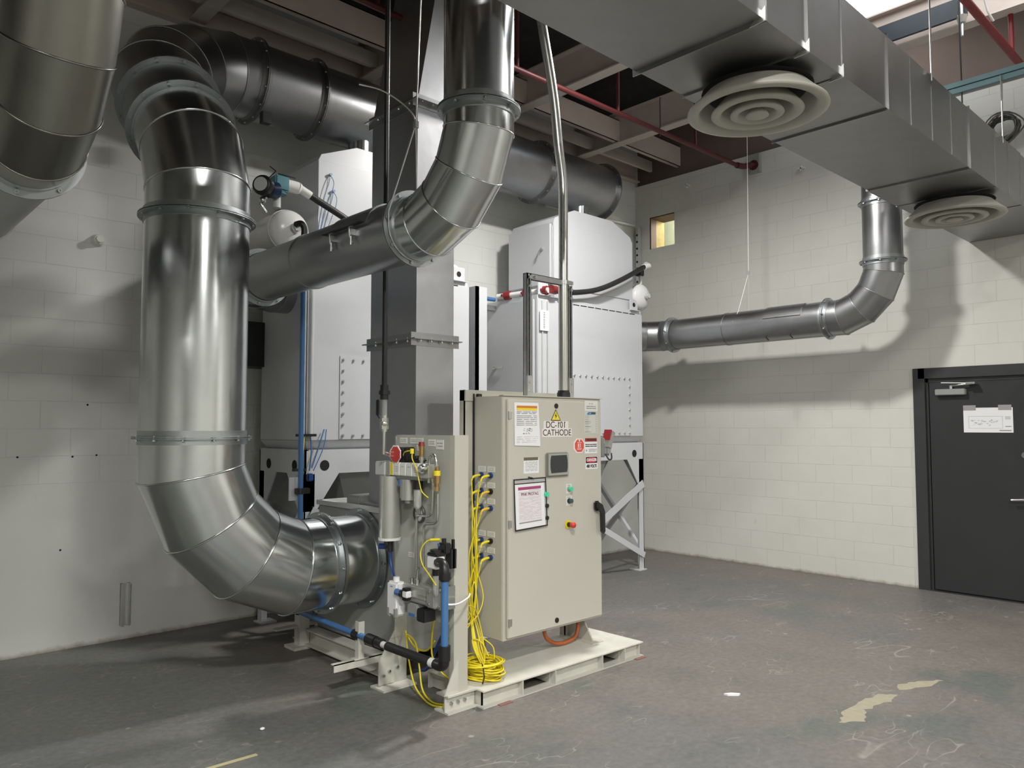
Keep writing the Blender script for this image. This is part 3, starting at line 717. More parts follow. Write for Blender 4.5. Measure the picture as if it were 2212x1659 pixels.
for (a,b,nm) in (((3.12,5.49,3.69),(3.0,5.49,3.05),'upper'),((3.15,5.49,3.56),(3.03,5.49,3.04),'lower')):
    m=MB(); m.tube(spline([a,(a[0]-.02,a[1]-.02,a[2]-.08),(a[0]-.07,a[1]-.01,a[2]-.25),b,(b[0],b[1],2.97)],5),.003,6); m.tube(spline([a,(a[0]+.02,a[1]-.03,a[2]-.08),(a[0]-.03,a[1]-.02,a[2]-.25),b],5),.003,6); m.cyl(a,(a[0],a[1]-.02,a[2]),.012,n=10)
    tag(m.build('sensing_tube',mat('pale_blue_tube',(.20,.32,.50),.4)),'thin blue looped sensing tube, the %s one on the left filter box'%nm,'tube')
# bolt anchor, knob etc on the left wall
m=MB(); m.cyl((1.664,YB,3.075),(1.664,YB-.05,3.075),.05,.035,n=14); m.cyl((1.664,YB-.05,3.075),(1.664,YB-.09,3.075),.028,n=8,smooth=False)
tag(m.build('wall_plug',LBL),'painted round pipe stub sticking out of the left wall','pipe stub')
m=MB(); m.box(1.90,YB-.03,.11,1.915,YB,.43); m.box(1.95,YB-.03,.11,1.965,YB,.43); m.box(1.90,YB-.008,.11,1.965,YB,.43)
tag(m.build('wall_channel',ZN),'short vertical steel channel low on the left wall','channel')
m=MB(); m.box(2.75,YB-.25,2.15,3.0,YB,2.53)
tag(m.build('wall_bracket',BLK),'black steel bracket on the back wall left of the left dust collector','bracket')
m=MB(); m.box(2.60,5.62,4.03,2.67,5.68,4.12)
tag(m.build('hanger_end',BLK),'small black square bar end under the header duct','bracket')
HOLES=((1.188,1.422),(1.541,1.417),(1.704,1.424),(1.632,1.807),(1.48,.731))
for (x,z) in HOLES:
    m=MB(); m.cyl((x,YB+.001,z),(x,YB-.002,z),.0075,n=10)
    tag(m.build('anchor_hole',DRK),'dark drilled anchor hole in the painted left wall','hole','drilled holes in the left wall')

# ================================================================== square discharge stack
t=thing('discharge_stack','tall dark grey square sheet-metal stack in the middle','duct',(3.05,4.2,0))
sx0,sx1,sy0,sy1=3.055,3.378,4.20,4.76
m=MB(); m.box(sx0,sy0,1.06,sx1,sy1,2.235); m.build('lower_section',GS,t)
m=MB(); m.box(sx0,sy0,2.235,sx1,sy1,3.885); m.build('middle_section',GS,t)
dx=.345
m=MB(); vs=[(sx0,sy0,3.885),(sx1,sy0,3.885),(sx1,sy1,3.885),(sx0,sy1,3.885),(sx0+dx,sy0,5.75),(sx1+dx+.1,sy0,5.75),(sx1+dx+.1,sy1,5.75),(sx0+dx,sy1,5.75)]
m.add(vs,[(0,1,5,4),(1,2,6,5),(2,3,7,6),(3,0,4,7),(4,5,6,7),(3,2,1,0)]); m.build('upper_section',GS,t)
for z in (2.235,3.885):
    m=MB(); e=.045
    m.box(sx0-e,sy0-e,z-.004,sx1+e,sy1+e,z+.004)
    for zz0,zz1 in ((z-.045,z-.004),(z+.004,z+.045)):
        m.box(sx0-.045,sy0-.005,zz0,sx1+.045,sy0,zz1); m.box(sx0-.005,sy0,zz0,sx0,sy1+.045,zz1); m.box(sx1,sy0,zz0,sx1+.005,sy1,zz1)
    f=m.build('flange_joint',G2,t)
    src=None
    for p in [(sx0+.02+k*.09,sy0-.028,z) for k in range(4)]+[(sx0-.028,sy0+.06+k*.13,z) for k in range(4)]:
        b=MB(); bolt_mesh(b,p,(0,0,1),.008,.012); b.build('bolt',ZN,f)
# ================================================================== blower housing
t=thing('blower_housing','grey steel blower box on a low rail frame, behind the instrument panel','blower',(2.95,4.2,0))
m=MB(); m.bbox(FX,4.22,.14,3.72,5.30,1.05,.005); m.build('casing',HOU,t)
m=MB(); m.box(FX-.01,4.22,1.05,FX+.03,5.32,1.085); m.box(FX,5.27,1.05,3.74,5.31,1.085); m.box(3.70,4.22,1.05,3.74,5.3,1.085); m.build('top_angle',LGR,t)
m=MB(); m.box(3.0,4.16,1.07,3.43,4.80,1.10); m.build('stack_base_flange',GS,t)
m=MB(); m.bbox(3.0,4.80,1.06,3.25,4.98,1.14,.01); m.build('motor_cover',GRY,t)
for x in (2.84,3.6):
    m=MB(); m.box(x,4.16,.02,x+.10,5.36,.03); m.box(x,4.16,.13,x+.10,5.36,.14); m.box(x+.045,4.16,.03,x+.055,5.36,.13); m.build('base_rail',BGL,t)
m=MB(); m.box(2.80,5.28,.02,2.88,5.36,.42); m.box(2.74,5.24,0,2.94,5.40,.02); m.build('rear_post',BGL,t)
m=MB(); m.box(2.62,5.29,.155,2.95,5.36,.165); m.build('cross_angle',BGL,t)
# angle-iron tee standing off the rail
t=thing('angle_stand','small beige angle iron tee projecting from the blower base rail','bracket',(2.6,4.2,.2))
m=MB(); m.box(2.46,4.20,.185,2.86,4.24,.191); m.box(2.46,4.20,.145,2.86,4.206,.191); m.build('arm',BGL,t)
m=MB(); m.box(2.63,4.20,.192,2.672,4.206,.42); m.box(2.63,4.206,.192,2.636,4.24,.42); m.box(2.60,4.19,.191,2.70,4.245,.197); m.build('upright',BGL,t)

# ================================================================== instrument panel and its stand
DSH=V((-.067,-.088,.010)); PXX=2.90
BEFORE=set(bpy.data.objects)
t=thing('instrument_panel','grey-green upright instrument panel carrying pneumatic fittings','panel',(PXX,3.55,0))
m=MB(); m.box(2.834,3.551,.488,2.846,4.10,1.589); m.build('plate',BGG,t)
m=MB(); m.box(2.834,3.508,.106,2.938,3.520,1.590); m.box(2.834,3.52,.106,2.842,3.55,1.590); m.box(2.930,3.52,.106,2.938,3.55,1.590); m.build('front_post',BG,t)
m=MB(); m.box(2.862,4.145,.0,2.957,4.157,1.58); m.box(2.945,4.157,.0,2.957,4.21,1.0); m.build('rear_post',BGG,t)
m=MB(); m.prism([(2.745,.015),(2.862,.015),(2.862,.34),(2.745,.16)],1,4.145,4.153); m.prism([(2.862,.30),(2.862,.36),(2.93,.12),(2.91,.06)],1,4.143,4.144); m.box(2.72,4.05,0,2.97,4.20,.012); 
m.build('rear_gusset',BGL,t)
for x,z in ((2.775,.075),(2.82,.095),(2.88,.11)):
    b=MB(); b.cyl((x,4.145,z),(x,4.128,z),.009,n=8); b.build('bolt',ZN,t)
m=MB(); m.prism([(2.765,.105),(2.865,.105),(2.865,.30),(2.835,.25)],1,3.505,3.512); m.build('front_gusset',BGL,t)
m=MB(); m.box(2.78,3.49,0,3.0,3.62,.010); m.box(2.78,3.52,.01,3.0,3.53,.096); m.box(2.78,3.49,.096,3.0,3.60,.106); m.build('foot_channel',BGL,t)
for x in (2.82,2.87,2.92):
    b=MB(); b.cyl((x,3.52,.055),(x,3.505,.055),.009,n=8); b.build('bolt',ZN,t)
# small engraved labels
def ylabel(y,z,w,h,par,x=2.834,rows=2):
    y-=.088; z+=.008
    l=MB().box(x-.002,y-w/2,z-h/2,x,y+w/2,z+h/2).build('engraved_label',LBL,par)
    lines(l,GINK,y-w*.38,y+w*.38,x-.0021,[z+(k-(rows-1)/2)*h*.30 for k in range(rows)],h*.10,'X',seed=int(y*1000))
for y,z,w,h in ((4.11,1.545,.075,.036),(4.00,1.545,.07,.036),(3.935,1.545,.065,.036),(3.935,1.502,.065,.036),(3.815,1.535,.07,.042),(3.735,1.525,.072,.058),(3.60,.905,.065,.035),(4.02,.84,.055,.03)):
    ylabel(y,z,w,h,t)
m=MB(); m.tube(spline([(2.80,3.97,1.455),(2.78,3.93,1.475),(2.77,3.875,1.485),(2.775,3.845,1.48),(2.77,3.835,1.44),(2.77,3.79,1.38),(2.77,3.765,1.31),(2.78,3.75,1.25),(2.80,3.715,1.215)],6),.0035,8); m.cyl((2.775,3.845,1.47),(2.775,3.845,1.50),.012,n=12)
tag(m.build('sensor_lead',YEL),'yellow lead and plug hanging in front of the air modules','cable')
m=MB(); m.tube(spline([(2.80,3.60,.985),(2.76,3.65,.98),(2.74,3.68,.95),(2.735,3.70,.90),(2.73,3.67,.84),(2.72,3.60,.80),(2.72,3.53,.745)],6),.0038,8); m.cyl((2.80,3.60,.985),(2.765,3.645,.982),.008,n=10)
tag(m.build('sensor_lead',YEL),'yellow lead looping round the white main air valve','cable')
# porthole gauge
PXX=2.893
t2=thing('pressure_gauge','round steel-rimmed gauge behind bent tubes on the instrument panel','gauge',(PXX,3.93,1.10))
MB().lathe([(0,.052),(-.012,.058),(-.018,.055),(-.018,.045),(-.008,.045)],(PXX,3.915,1.10),(1,0,0),32,False).build('rim',mat('dark_rim',(.06,.06,.055),.4),t2)
MB().lathe([(0,0),(0,.047)],(PXX-.009,3.915,1.10),(1,0,0),32,False).build('dial',LBL,t2)
m=MB(); m.box(PXX-.011,3.90,1.10,PXX-.010,3.903,1.135)
for k in range(11):
    a=PI*(-.2+1.4*k/10); y=3.915+math.cos(a)*.034; z=1.10+math.sin(a)*.038; m.box(PXX-.011,y-.002,z-.002,PXX-.010,y+.002,z+.002)
m.build('needle',INK,t2)
# air preparation unit: row of modules
t=thing('air_preparation_unit','row of pale grey air preparation modules with a yellow stripe on the instrument panel','air unit',(2.80,4.0,1.40))
MB().bbox(2.78,4.14,1.325,2.86,4.25,1.412,.006).build('end_block',LGR,t)
MB().bbox(2.785,4.095,1.325,2.86,4.135,1.418,.004).build('shutoff_module',ALU,t)
MB().box(2.787,4.055,1.332,2.86,4.094,1.412).build('yellow_stripe_module',LBL,t)
MB().box(2.786,4.062,1.334,2.788,4.088,1.410).build('yellow_stripe',YEL,t)
for k,y in enumerate((3.99,3.925,3.86,3.795)):
    md=MB().bbox(2.785,y,1.332,2.86,y+.058,1.412,.004).build('module',LBL,t)
    lines(md,GINK,y+.014,y+.044,2.7848,[1.385,1.372,1.36] if k in (0,3) else [1.388],.003,'X',seed=k)
MB().bbox(2.79,3.70,1.325,2.87,3.79,1.41,.006).build('outlet_block',ALU,t)
m=MB(); m.cyl((2.79,3.735,1.385),(2.765,3.735,1.385),.03,n=16); m.cyl((2.765,3.735,1.385),(2.75,3.735,1.385),.018,n=8); m.build('outlet_port',STN,t)
MB().bbox(2.80,3.78,1.31,2.87,4.10,1.335,.004).build('mounting_rail',GRY,t)
m=MB(); m.bbox(2.80,3.955,1.412,2.88,4.025,1.505,.006); m.build('solenoid',BLK,t)
m=MB(); m.bbox(2.82,3.83,1.412,2.88,3.92,1.44,.01); m.cyl((2.83,3.87,1.44),(2.83,3.87,1.455),.026,n=16); m.build('regulator_knob',BLK,t)
m=MB(); m.cyl((2.82,3.81,1.41),(2.82,3.81,1.445),.012,n=14); m.cyl((2.82,3.81,1.43),(2.82,3.81,1.45),.017,n=14); m.build('connector',STN,t)
m=MB(); m.cyl((2.82,3.81,1.45),(2.82,3.81,1.515),.016,n=16); m.build('pressure_switch',BRS,t)
m=MB(); m.cyl((2.82,3.81,1.515),(2.82,3.81,1.54),.021,.016,n=16); m.build('red_cap',RED,t)
m=MB(); m.cyl((2.83,3.955,1.31),(2.83,3.955,1.185),.045,n=24); m.cyl((2.83,3.955,1.185),(2.83,3.955,1.165),.02,n=12); m.build('filter_bowl',ALU,t)
MB().box(2.784,3.985,1.27,2.79,4.00,1.31).build('blue_release',BLU,t)
m=MB(); m.cyl((2.83,4.03,1.31),(2.83,4.03,1.19),.010,n=10); m.build('drain_tube',STN,t)
m=MB(); m.cyl((2.83,3.86,1.31),(2.83,3.86,1.255),.032,n=20); m.build('bowl_collar',BLK,t)
m=MB(); m.lathe([(0,.024),(.10,.024),(.12,.014),(.125,0)],(2.83,3.86,1.255),(0,0,-1),20); m.build('clear_bowl',GLS,t)
# red octagon lockout tag hanging on pipe
t=thing('lockout_tag','dark red octagonal lockout tag hanging above the air modules','tag',(2.80,4.08,1.53))
oc=[(4.035+.060*math.cos(PI/8+k*PI/4),1.462+.058*math.sin(PI/8+k*PI/4)) for k in range(8)]
MB().prism(oc,0,2.786,2.790).build('border',WHT,t)
oc=[(4.032+.052*math.cos(PI/8+k*PI/4),1.460+.051*math.sin(PI/8+k*PI/4)) for k in range(8)]
MB().prism(oc,0,2.782,2.786).build('face',REL,t)
lines(t,LBL,4.045,4.095,2.782,[1.475,1.45],.0025,'X',seed=5)
MB().box(2.79,4.10,1.462,2.80,4.16,1.467).build('zip_tie',BLK,t)
# long grey cylinder below
t=thing('silencer_cylinder','tall grey metal cylinder hanging left of the instrument panel','cylinder',(2.80,4.10,.94))
m=MB(); m.cyl((2.80,4.11,.945),(2.80,4.11,1.325),.066,n=32); m.build('barrel',ALU,t)
m=MB(); m.cyl((2.80,4.11,.93),(2.80,4.11,.945),.07,n=32); m.build('end_cap',LBL,t)
m=MB(); m.cyl((2.80,4.105,.93),(2.80,4.105,.86),.022,n=14); m.build('drain_fitting',BLK,t)
m=MB(); m.cyl((2.78,4.13,.89),(2.76,4.16,.89),.018,n=12); m.build('blue_valve',BLD,t)
m=MB(); m.tube(spline([(2.80,4.10,.86),(2.80,4.095,.80),(2.79,4.06,.74),(2.77,4.0,.70)],6),.010,8)
tag(m.build('drain_line',BLD),'short blue tube from the grey cylinder down to the white drain box','tube')
# white drain box
t=thing('drain_box','small white plastic drain box on the rear panel post','box',(2.77,3.98,.5))
m=MB(); m.bbox(2.73,3.925,.50,2.80,4.035,.70,.012); m.cyl((2.765,3.98,.70),(2.765,3.98,.725),.02,n=12); m.build('case',WHT,t)
for y in (3.945,4.012):
    MB().bbox(2.727,y-.014,.49,2.745,y+.014,.55,.005).build('grey_foot',GRY,t)
text('drain',.012,BRI,t,(2.7285,3.98,.675),'X')
# vertical supply pipe from the roof
t=thing('air_supply_drop','thin black vertical air pipe ending in a brass ball valve above the instrument panel','pipe',(2.765,4.13,1.46))
m=MB(); m.cyl((2.745,4.10,1.88),(2.745,4.10,5.7),.0165,n=14); m.build('black_pipe',BLK,t)
m=MB(); m.cyl((2.745,4.10,1.80),(2.745,4.10,1.89),.026,n=14); m.cyl((2.745,4.10,1.83),(2.745,4.10,1.855),.036,n=8,smooth=False); m.build('union',BLK,t)
m=MB(); m.cyl((2.745,4.10,1.70),(2.745,4.10,1.80),.018,n=12); m.build('nipple',GRY,t)
m=MB(); m.cyl((2.745,4.10,1.60),(2.745,4.10,1.70),.021,n=12); m.cyl((2.745,4.10,1.615),(2.745,4.10,1.685),.028,n=6,smooth=False); m.sphere((2.745,4.10,1.65),.03,12); m.build('ball_valve',STN,t)
m=MB(); m.tube([(2.745,4.12,1.66),(2.74,4.16,1.70),(2.74,4.165,1.77)],.006,6); m.bbox(2.732,4.155,1.70,2.75,4.175,1.80,.004); m.build('valve_handle',BLK,t)
m=MB(); m.cyl((2.745,4.10,1.46),(2.745,4.10,1.60),.012,n=12); m.tube([(2.745,4.10,1.47),(2.80,4.10,1.45)],.012,8); m.build('lower_pipe',STN,t)
# bent stainless tubes
m=MB(); p=spline([(2.83,3.71,1.30),(2.83,3.715,1.20),(2.83,3.72,1.14),(2.83,3.735,1.11),(2.83,3.78,1.10),(2.83,3.84,1.10),(2.83,3.863,1.085),(2.83,3.87,1.05),(2.83,3.87,.90),(2.83,3.87,.71)],5)
m.tube([(2.82,3.735,1.41),(2.82,3.735,1.30)],.010,10); m.tube([(2.83,3.715,1.33)]+p,.0085,10)
tag(m.build('steel_tube',STN),'longer bent stainless tube passing in front of the round gauge','tube')
m=MB(); p=spline([(2.82,3.735,1.40),(2.82,3.733,1.43),(2.82,3.722,1.455),(2.82,3.70,1.467),(2.82,3.678,1.455),(2.82,3.667,1.43),(2.82,3.665,1.395)],5); m.tube(p,.0085,10)
m.tube(spline([(2.83,3.665,1.24),(2.83,3.665,1.16),(2.83,3.667,1.10),(2.83,3.685,1.07),(2.83,3.73,1.06),(2.83,3.775,1.055),(2.83,3.795,1.035),(2.83,3.80,1.0),(2.83,3.80,.86),(2.83,3.80,.80)],5),.0085,10)
tag(m.build('steel_tube',STN),'stainless tube with a hooked top running through the brass filter','tube')
m=MB(); m.cyl((2.825,3.665,1.30),(2.825,3.665,1.375),.020,n=16); m.cyl((2.825,3.665,1.28),(2.825,3.665,1.30),.012,n=8); m.cyl((2.825,3.665,1.255),(2.825,3.665,1.28),.015,n=6,smooth=False); m.cyl((2.825,3.665,1.375),(2.825,3.665,1.40),.013,n=8)
bf=tag(m.build('inline_filter',BRS),'small brass inline filter on the right-hand bent tube','filter')
MB().cyl((2.825,3.665,1.345),(2.825,3.665,1.375),.0206,n=16).build('yellow_band',YEL,bf)
# actuator block
t=thing('pneumatic_actuator','square aluminium pneumatic actuator low on the instrument panel','actuator',(2.80,3.76,.6))
m=MB(); m.bbox(2.765,3.68,.60,2.855,3.925,.70,.01)
for z in (.63,.655): m.box(2.762,3.68,z,2.766,3.925,z+.006)
m.build('body',ALU,t)
m=MB(); m.bbox(2.76,3.60,.595,2.86,3.68,.705,.008); m.build('end_block',ALU,t)
for z in (.615,.685): MB().cyl((2.757,3.655,z),(2.761,3.655,z),.009,n=8).build('screw',STN,t)
m=MB(); m.cyl((2.80,3.87,.70),(2.80,3.87,.73),.016,n=8); m.cyl((2.80,3.82,.70),(2.80,3.82,.73),.016,n=8); m.tube(spline([(2.80,3.82,.73),(2.80,3.815,.78),(2.80,3.805,.80)],4),.008,8); m.build('tube_fitting',STN,t)
m=MB(); m.cyl((2.735,3.885,.645),(2.735,3.935,.648),.020,n=18); m.build('blue_knob',BLU,t)
m=MB(); m.bbox(2.725,3.82,.628,2.762,3.865,.665,.004); m.build('valve_block',WHT,t)
m=MB(); m.bbox(2.725,3.825,.665,2.762,3.865,.683,.003); m.bbox(2.725,3.825,.610,2.762,3.865,.628,.003); m.cyl((2.735,3.865,.645),(2.735,3.885,.645),.023,n=14); m.build('valve_caps',BLK,t)
m=MB(); m.bbox(2.765,3.77,.515,2.85,3.87,.595,.006); m.build('switch_box',GRY,t)
MB().bbox(2.76,3.70,.50,2.85,3.77,.575,.006).build('switch_cap',BLK,t)
MB().box(2.762,3.79,.518,2.765,3.85,.536).build('blue_label',BLU,t)
m=MB(); m.box(2.80,3.56,.59,2.88,3.60,.72)
for z in (.60,.70): m.cyl((2.80,3.59,z),(2.785,3.59,z),.012,n=8)
m.build('mounting_plate',STN,t)
# filter + blue air line with black fittings
t=thing('main_air_valve','black and white main air valve with a clear bowl, right side of the instrument panel','valve',(2.76,3.6,.85))
MB().bbox(2.74,3.565,.825,2.81,3.645,.895,.006).build('valve_body',WHT,t)
m=MB(); m.bbox(2.74,3.56,.895,2.815,3.65,.915,.006); m.cyl((2.775,3.605,.915),(2.775,3.605,.93),.036,n=20); m.build('top_cap',BLK,t)
m=MB(); m.bbox(2.80,3.555,.905,2.85,3.625,.965,.006); m.cyl((2.82,3.59,.965),(2.82,3.59,.99),.014,n=10); m.build('solenoid',BLK,t)
MB().bbox(2.796,3.60,.945,2.80,3.622,.962,.002).build('blue_button',BLU,t)
m=MB(); m.box(2.84,3.55,.82,2.88,3.60,.93); m.box(2.855,3.55,.82,2.868,3.565,.985); m.build('bracket',BLK,t)
m=MB(); m.cyl((2.775,3.605,.825),(2.775,3.605,.785),.022,n=14); m.build('bowl_collar',BLK,t)
m=MB(); m.lathe([(0,.018),(.10,.018),(.12,.012),(.125,0)],(2.775,3.605,.785),(0,0,-1),16); m.build('clear_bowl',GLS,t)
t=thing('air_line','blue and black air line: vertical drop then low run toward the blower base','pipe',(2.74,3.47,.3))
m=MB(); m.tube(spline([(2.76,3.565,.865),(2.745,3.52,.87),(2.733,3.485,.865),(2.727,3.465,.84),(2.725,3.46,.78)],5),.027,16); m.cyl((2.725,3.46,.79),(2.725,3.46,.825),.034,n=16); m.build('elbow',BLK,t)
m=MB(); m.cyl((2.725,3.46,.80),(2.725,3.46,.38),.0205,n=18); m.build('blue_pipe',BLU,t)
m=MB(); m.cyl((2.725,3.46,.43),(2.725,3.46,.35),.034,n=16); m.tube(spline([(2.725,3.46,.37),(2.725,3.465,.33),(2.725,3.49,.315),(2.725,3.54,.315)],5),.030,16); m.build('elbow',BLK,t)
m=MB(); m.cyl((2.725,3.54,.315),(2.72,3.60,.316),.026,n=14); m.build('hose_clamp',LBL,t)
m=MB(); m.cyl((2.72,3.58,.316),(2.71,3.99,.322),.026,n=18); m.build('black_hose',RUB,t)
m=MB(); m.cyl((2.71,3.98,.322),(2.71,4.05,.322),.020,n=14); m.build('fitting',LBL,t)
for a,b,rr in ((4.04,4.10,.030),(4.11,4.20,.034),(4.30,4.36,.030)):
    m=MB(); m.cyl((2.71,a,.322),(2.71,b,.324),rr,n=16); m.build('black_fitting',BLK,t)
m=MB(); m.cyl((2.71,4.20,.323),(2.715,5.12,.335),.0195,n=16); m.build('blue_pipe',BLU,t)
m=MB(); m.tube(spline([(2.715,5.10,.335),(2.72,5.16,.34),(2.74,5.18,.36),(2.745,5.18,.42)],4),.028,12); m.build('elbow',BLK,t)
SHIFT=[o for o in bpy.data.objects if o not in BEFORE and o.parent is None and o.name not in ('instrument_panel',)]
for o in SHIFT: o.location=V(o.location)+DSH
m=MB(); m.tube(spline([(2.72,3.43,.66),(2.69,3.39,.655),(2.76,3.38,.65),(2.90,3.46,.650),(2.955,3.51,.655)],4),.005,6)
tag(m.build('rope_tie',WHT),'white cord tied around the blue pipe and the front panel post','cord')

# ================================================================== control cabinet, frame and skid
t=thing('equipment_skid','worn beige steel skid with two fork pockets under the control cabinet','skid',(2.98,3.42,0))
kx0,kx1,ky0,ky1=2.99,4.51,3.425,3.96
m=MB(); m.bbox(kx0,ky0,.093,kx1,ky1,.103,.003); m.build('deck_plate',BGL,t)
def web(y):
    m=MB(); P0,P1,P2,P3=3.31,3.60,4.06,4.30
    for a,b in ((kx0+.02,P0),(P1,P2),(P3,kx1-.02)): m.box(a,y,.008,b,y+.006,.093)
    for a in (P0,P1,P2,P3): m.box(a-.004,ky0,.008,a+.004,ky0+.06,.093)
    m.box(kx0,y-.04,0,kx1,y+.04,.008)
    return m
web(ky0+.04).build('front_channel',BGL,t)
m=MB(); m.box(kx0,ky1-.02,0,kx1,ky1,.093); m.build('rear_channel',BGL,t)
for a,b in ((3.314,3.596),(4.064,4.296)):
    m=MB(); m.box(a,ky0+.05,.008,a+.005,ky1-.02,.09); m.box(b-.005,ky0+.05,.008,b,ky1-.02,.09); m.build('fork_pocket',BGL,t)
MB().box(kx1-.03,ky0+.02,.005,kx1-.02,ky1-.02,.093).build('end_channel',BGL,t); MB().box(kx0+.02,ky0+.04,.005,kx0+.03,ky1-.02,.093).build('end_channel',BGL,t)
for x in (3.20,4.50):
    m=MB(); m.box(x-.10,ky0-.03,0,x,ky0+.05,.004); tag(m.build('floor_shim',mat('red_shim_rubber',(.22,.10,.08),.8)),'thin reddish shim under the %s end of the skid'%('left' if x<4 else 'right'),'shim')
t=thing('cabinet_stand','beige steel upright frame behind the control cabinet','frame',(3.23,3.9,.10))
for x in (3.235,4.20):
    m=MB(); m.box(x,3.905,.103,x+.08,3.913,1.885); m.box(x,3.905,.103,x+.008,3.955,1.885); m.box(x+.072,3.905,.103,x+.08,3.955,1.885); m.build('post',BG,t)
    m=MB(); m.prism([(3.66,.104),(3.90,.104),(3.90,.42),(3.86,.42)],0,x+.03,x+.042); m.box(x-.02,3.62,.103,x+.10,3.94,.109); m.build('gusset',BG,t)
m=MB(); m.bbox(3.235,3.895,1.81,4.28,3.955,1.885,.003); m.build('top_beam',BG,t)
m=MB(); m.box(3.235,3.915,.35,4.28,3.93,.45); m.build('lower_beam',BG,t)
m=MB(); m.bbox(3.325,3.872,1.80,3.365,3.895,1.86,.004); m.box(3.30,3.885,.30,3.308,3.893,1.86); tag(m.build('cable_clip',BLK),'black strip and clip behind the upper left cabinet corner','clip')

cx0,cx1,cy0,cy1,cz0,cz1=3.315,4.283,3.62,3.895,.285,1.84
t=thing('control_cabinet','beige electrical control cabinet marked DC-101 CATHODE','cabinet',(cx0,cy0,cz0))
m=MB(); m.bbox(cx0,cy0,cz0,cx1,cy1,cz1,.005); m.box(cx0-.002,cy0-.012,cz1-.0,cx1+.002,cy0+.03,cz1+.006); m.build('enclosure',BG,t)
DF=3.598
d=MB().bbox(cx0+.028,DF,cz0+.018,cx1-.022,cy0-.004,cz1-.022,.004).build('door',CRD,t)
for z in (1.715,1.02,.40):
    m=MB(); m.cyl((cx0+.035,DF-.006,z-.025),(cx0+.035,DF-.006,z+.025),.006,n=8); m.box(cx0+.03,DF-.004,z-.022,cx0+.062,DF,z+.022); m.build('hinge',ZN,d)
for z in (1.782,.345):
    m=MB(); m.cyl((3.79,DF,z),(3.79,DF-.006,z),.017,n=20); m.build('black_plug',BLK,d)
m=MB(); m.bbox(4.165,DF-.035,1.045,4.215,DF,1.115,.012); m.prism([(4.17,1.11),(4.21,1.09),(4.235,1.04),(4.238,.90),(4.225,.885),(4.21,.90),(4.205,1.03),(4.17,1.075)],1,DF-.055,DF-.030); m.build('lever_handle',BLK,d)
# triangle sticker
s=thing('hazard_sticker','yellow triangular electric shock warning sticker above the DC-101 lettering','sticker',(3.787,DF,1.72))
MB().prism([(3.738,1.682),(3.836,1.682),(3.787,1.760)],1,DF-.0012,DF-.0002).build('border',INK,s)
MB().prism([(3.747,1.687),(3.827,1.687),(3.787,1.750)],1,DF-.0018,DF-.0012).build('yellow_field',YLI,s)
MB().prism([(3.793,1.738),(3.775,1.712),(3.786,1.714),(3.781,1.692),(3.799,1.718),(3.788,1.716)],1,DF-.0024,DF-.0018).build('lightning_bolt',INK,s)
s=thing('name_label','large white DC-101 CATHODE nameplate on the cabinet door','label',(3.80,DF,1.62))
MB().box(3.668,DF-.0012,1.628,3.912,DF-.0002,1.679).build('upper_backing',mat('cream_label',(.80,.76,.72),.5),s)
MB().box(3.655,DF-.0012,1.572,3.948,DF-.0002,1.628).build('lower_backing',MATS['cream_label'],s)
text('DC-101',.062,INK,s,(3.788,DF-.0018,1.652),sx=.98)
m=MB()
for x in (3.8265,3.8805): m.prism([(x-.0005,1.6745),(x-.0005,1.6685),(x-.010,1.6600),(x-.012,1.6635)],1,DF-.0024,DF-.0014)
m.build('numeral_flags',INK,s)
text('CATHODE',.060,INK,s,(3.80,DF-.0018,1.599),sx=.98)
# instruction sheet upper left
s=thing('procedure_sheet','tall white procedure sheet with orange and yellow heading on the cabinet door','sheet of paper',(3.50,DF,1.65))
MB().add([(3.397,DF-.002,1.798),(3.618,DF-.002,1.798),(3.628,DF-.010,1.512),(3.397,DF-.006,1.520)],[(0,3,2,1)]).build('paper',WHT,s)
MB().box(3.417,DF-.0062,1.762,3.603,DF-.0052,1.778).build('orange_band',ORI,s)
MB().box(3.417,DF-.0062,1.748,3.603,DF-.0052,1.762).build('yellow_band',YLI,s)
lines(s,GINK,3.415,3.60,DF-.0070,[1.738,1.728,1.712,1.700,1.688,1.676,1.664,1.652],.0035,seed=11)
lines(s,LINK,3.415,3.61,DF-.0085,[1.575,1.562,1.55,1.54],.0022,seed=12)
m=MB(); rnd=random.Random(4)
for k in range(16):
    x=rnd.uniform(3.46,3.53); z=rnd.uniform(1.59,1.635); m.box(x,DF-.0082,z,x+rnd.uniform(.005,.016),DF-.0076,z+.004)
m.box(3.53,DF-.0082,1.625,3.555,DF-.0076,1.627); m.box(3.53,DF-.0082,1.61,3.555,DF-.0076,1.612); m.box(3.553,DF-.0082,1.61,3.555,DF-.0076,1.627)
m.build('diagram',GINK,s)
# lower small sheet
s=thing('notice_label','small white notice with a dark brown heading left of the screen','label',(3.55,DF,1.39))
MB().box(3.483,DF-.0012,1.335,3.622,DF-.0002,1.437).build('paper',WHT,s)
MB().box(3.483,DF-.0018,1.420,3.615,DF-.0012,1.440).build('heading',mat('brown_ink',(.15,.12,.09),.6),s)
lines(s,GINK,3.497,3.61,DF-.0013,[1.409,1.401,1.391,1.381,1.372,1.362,1.353],.0028,seed=21)
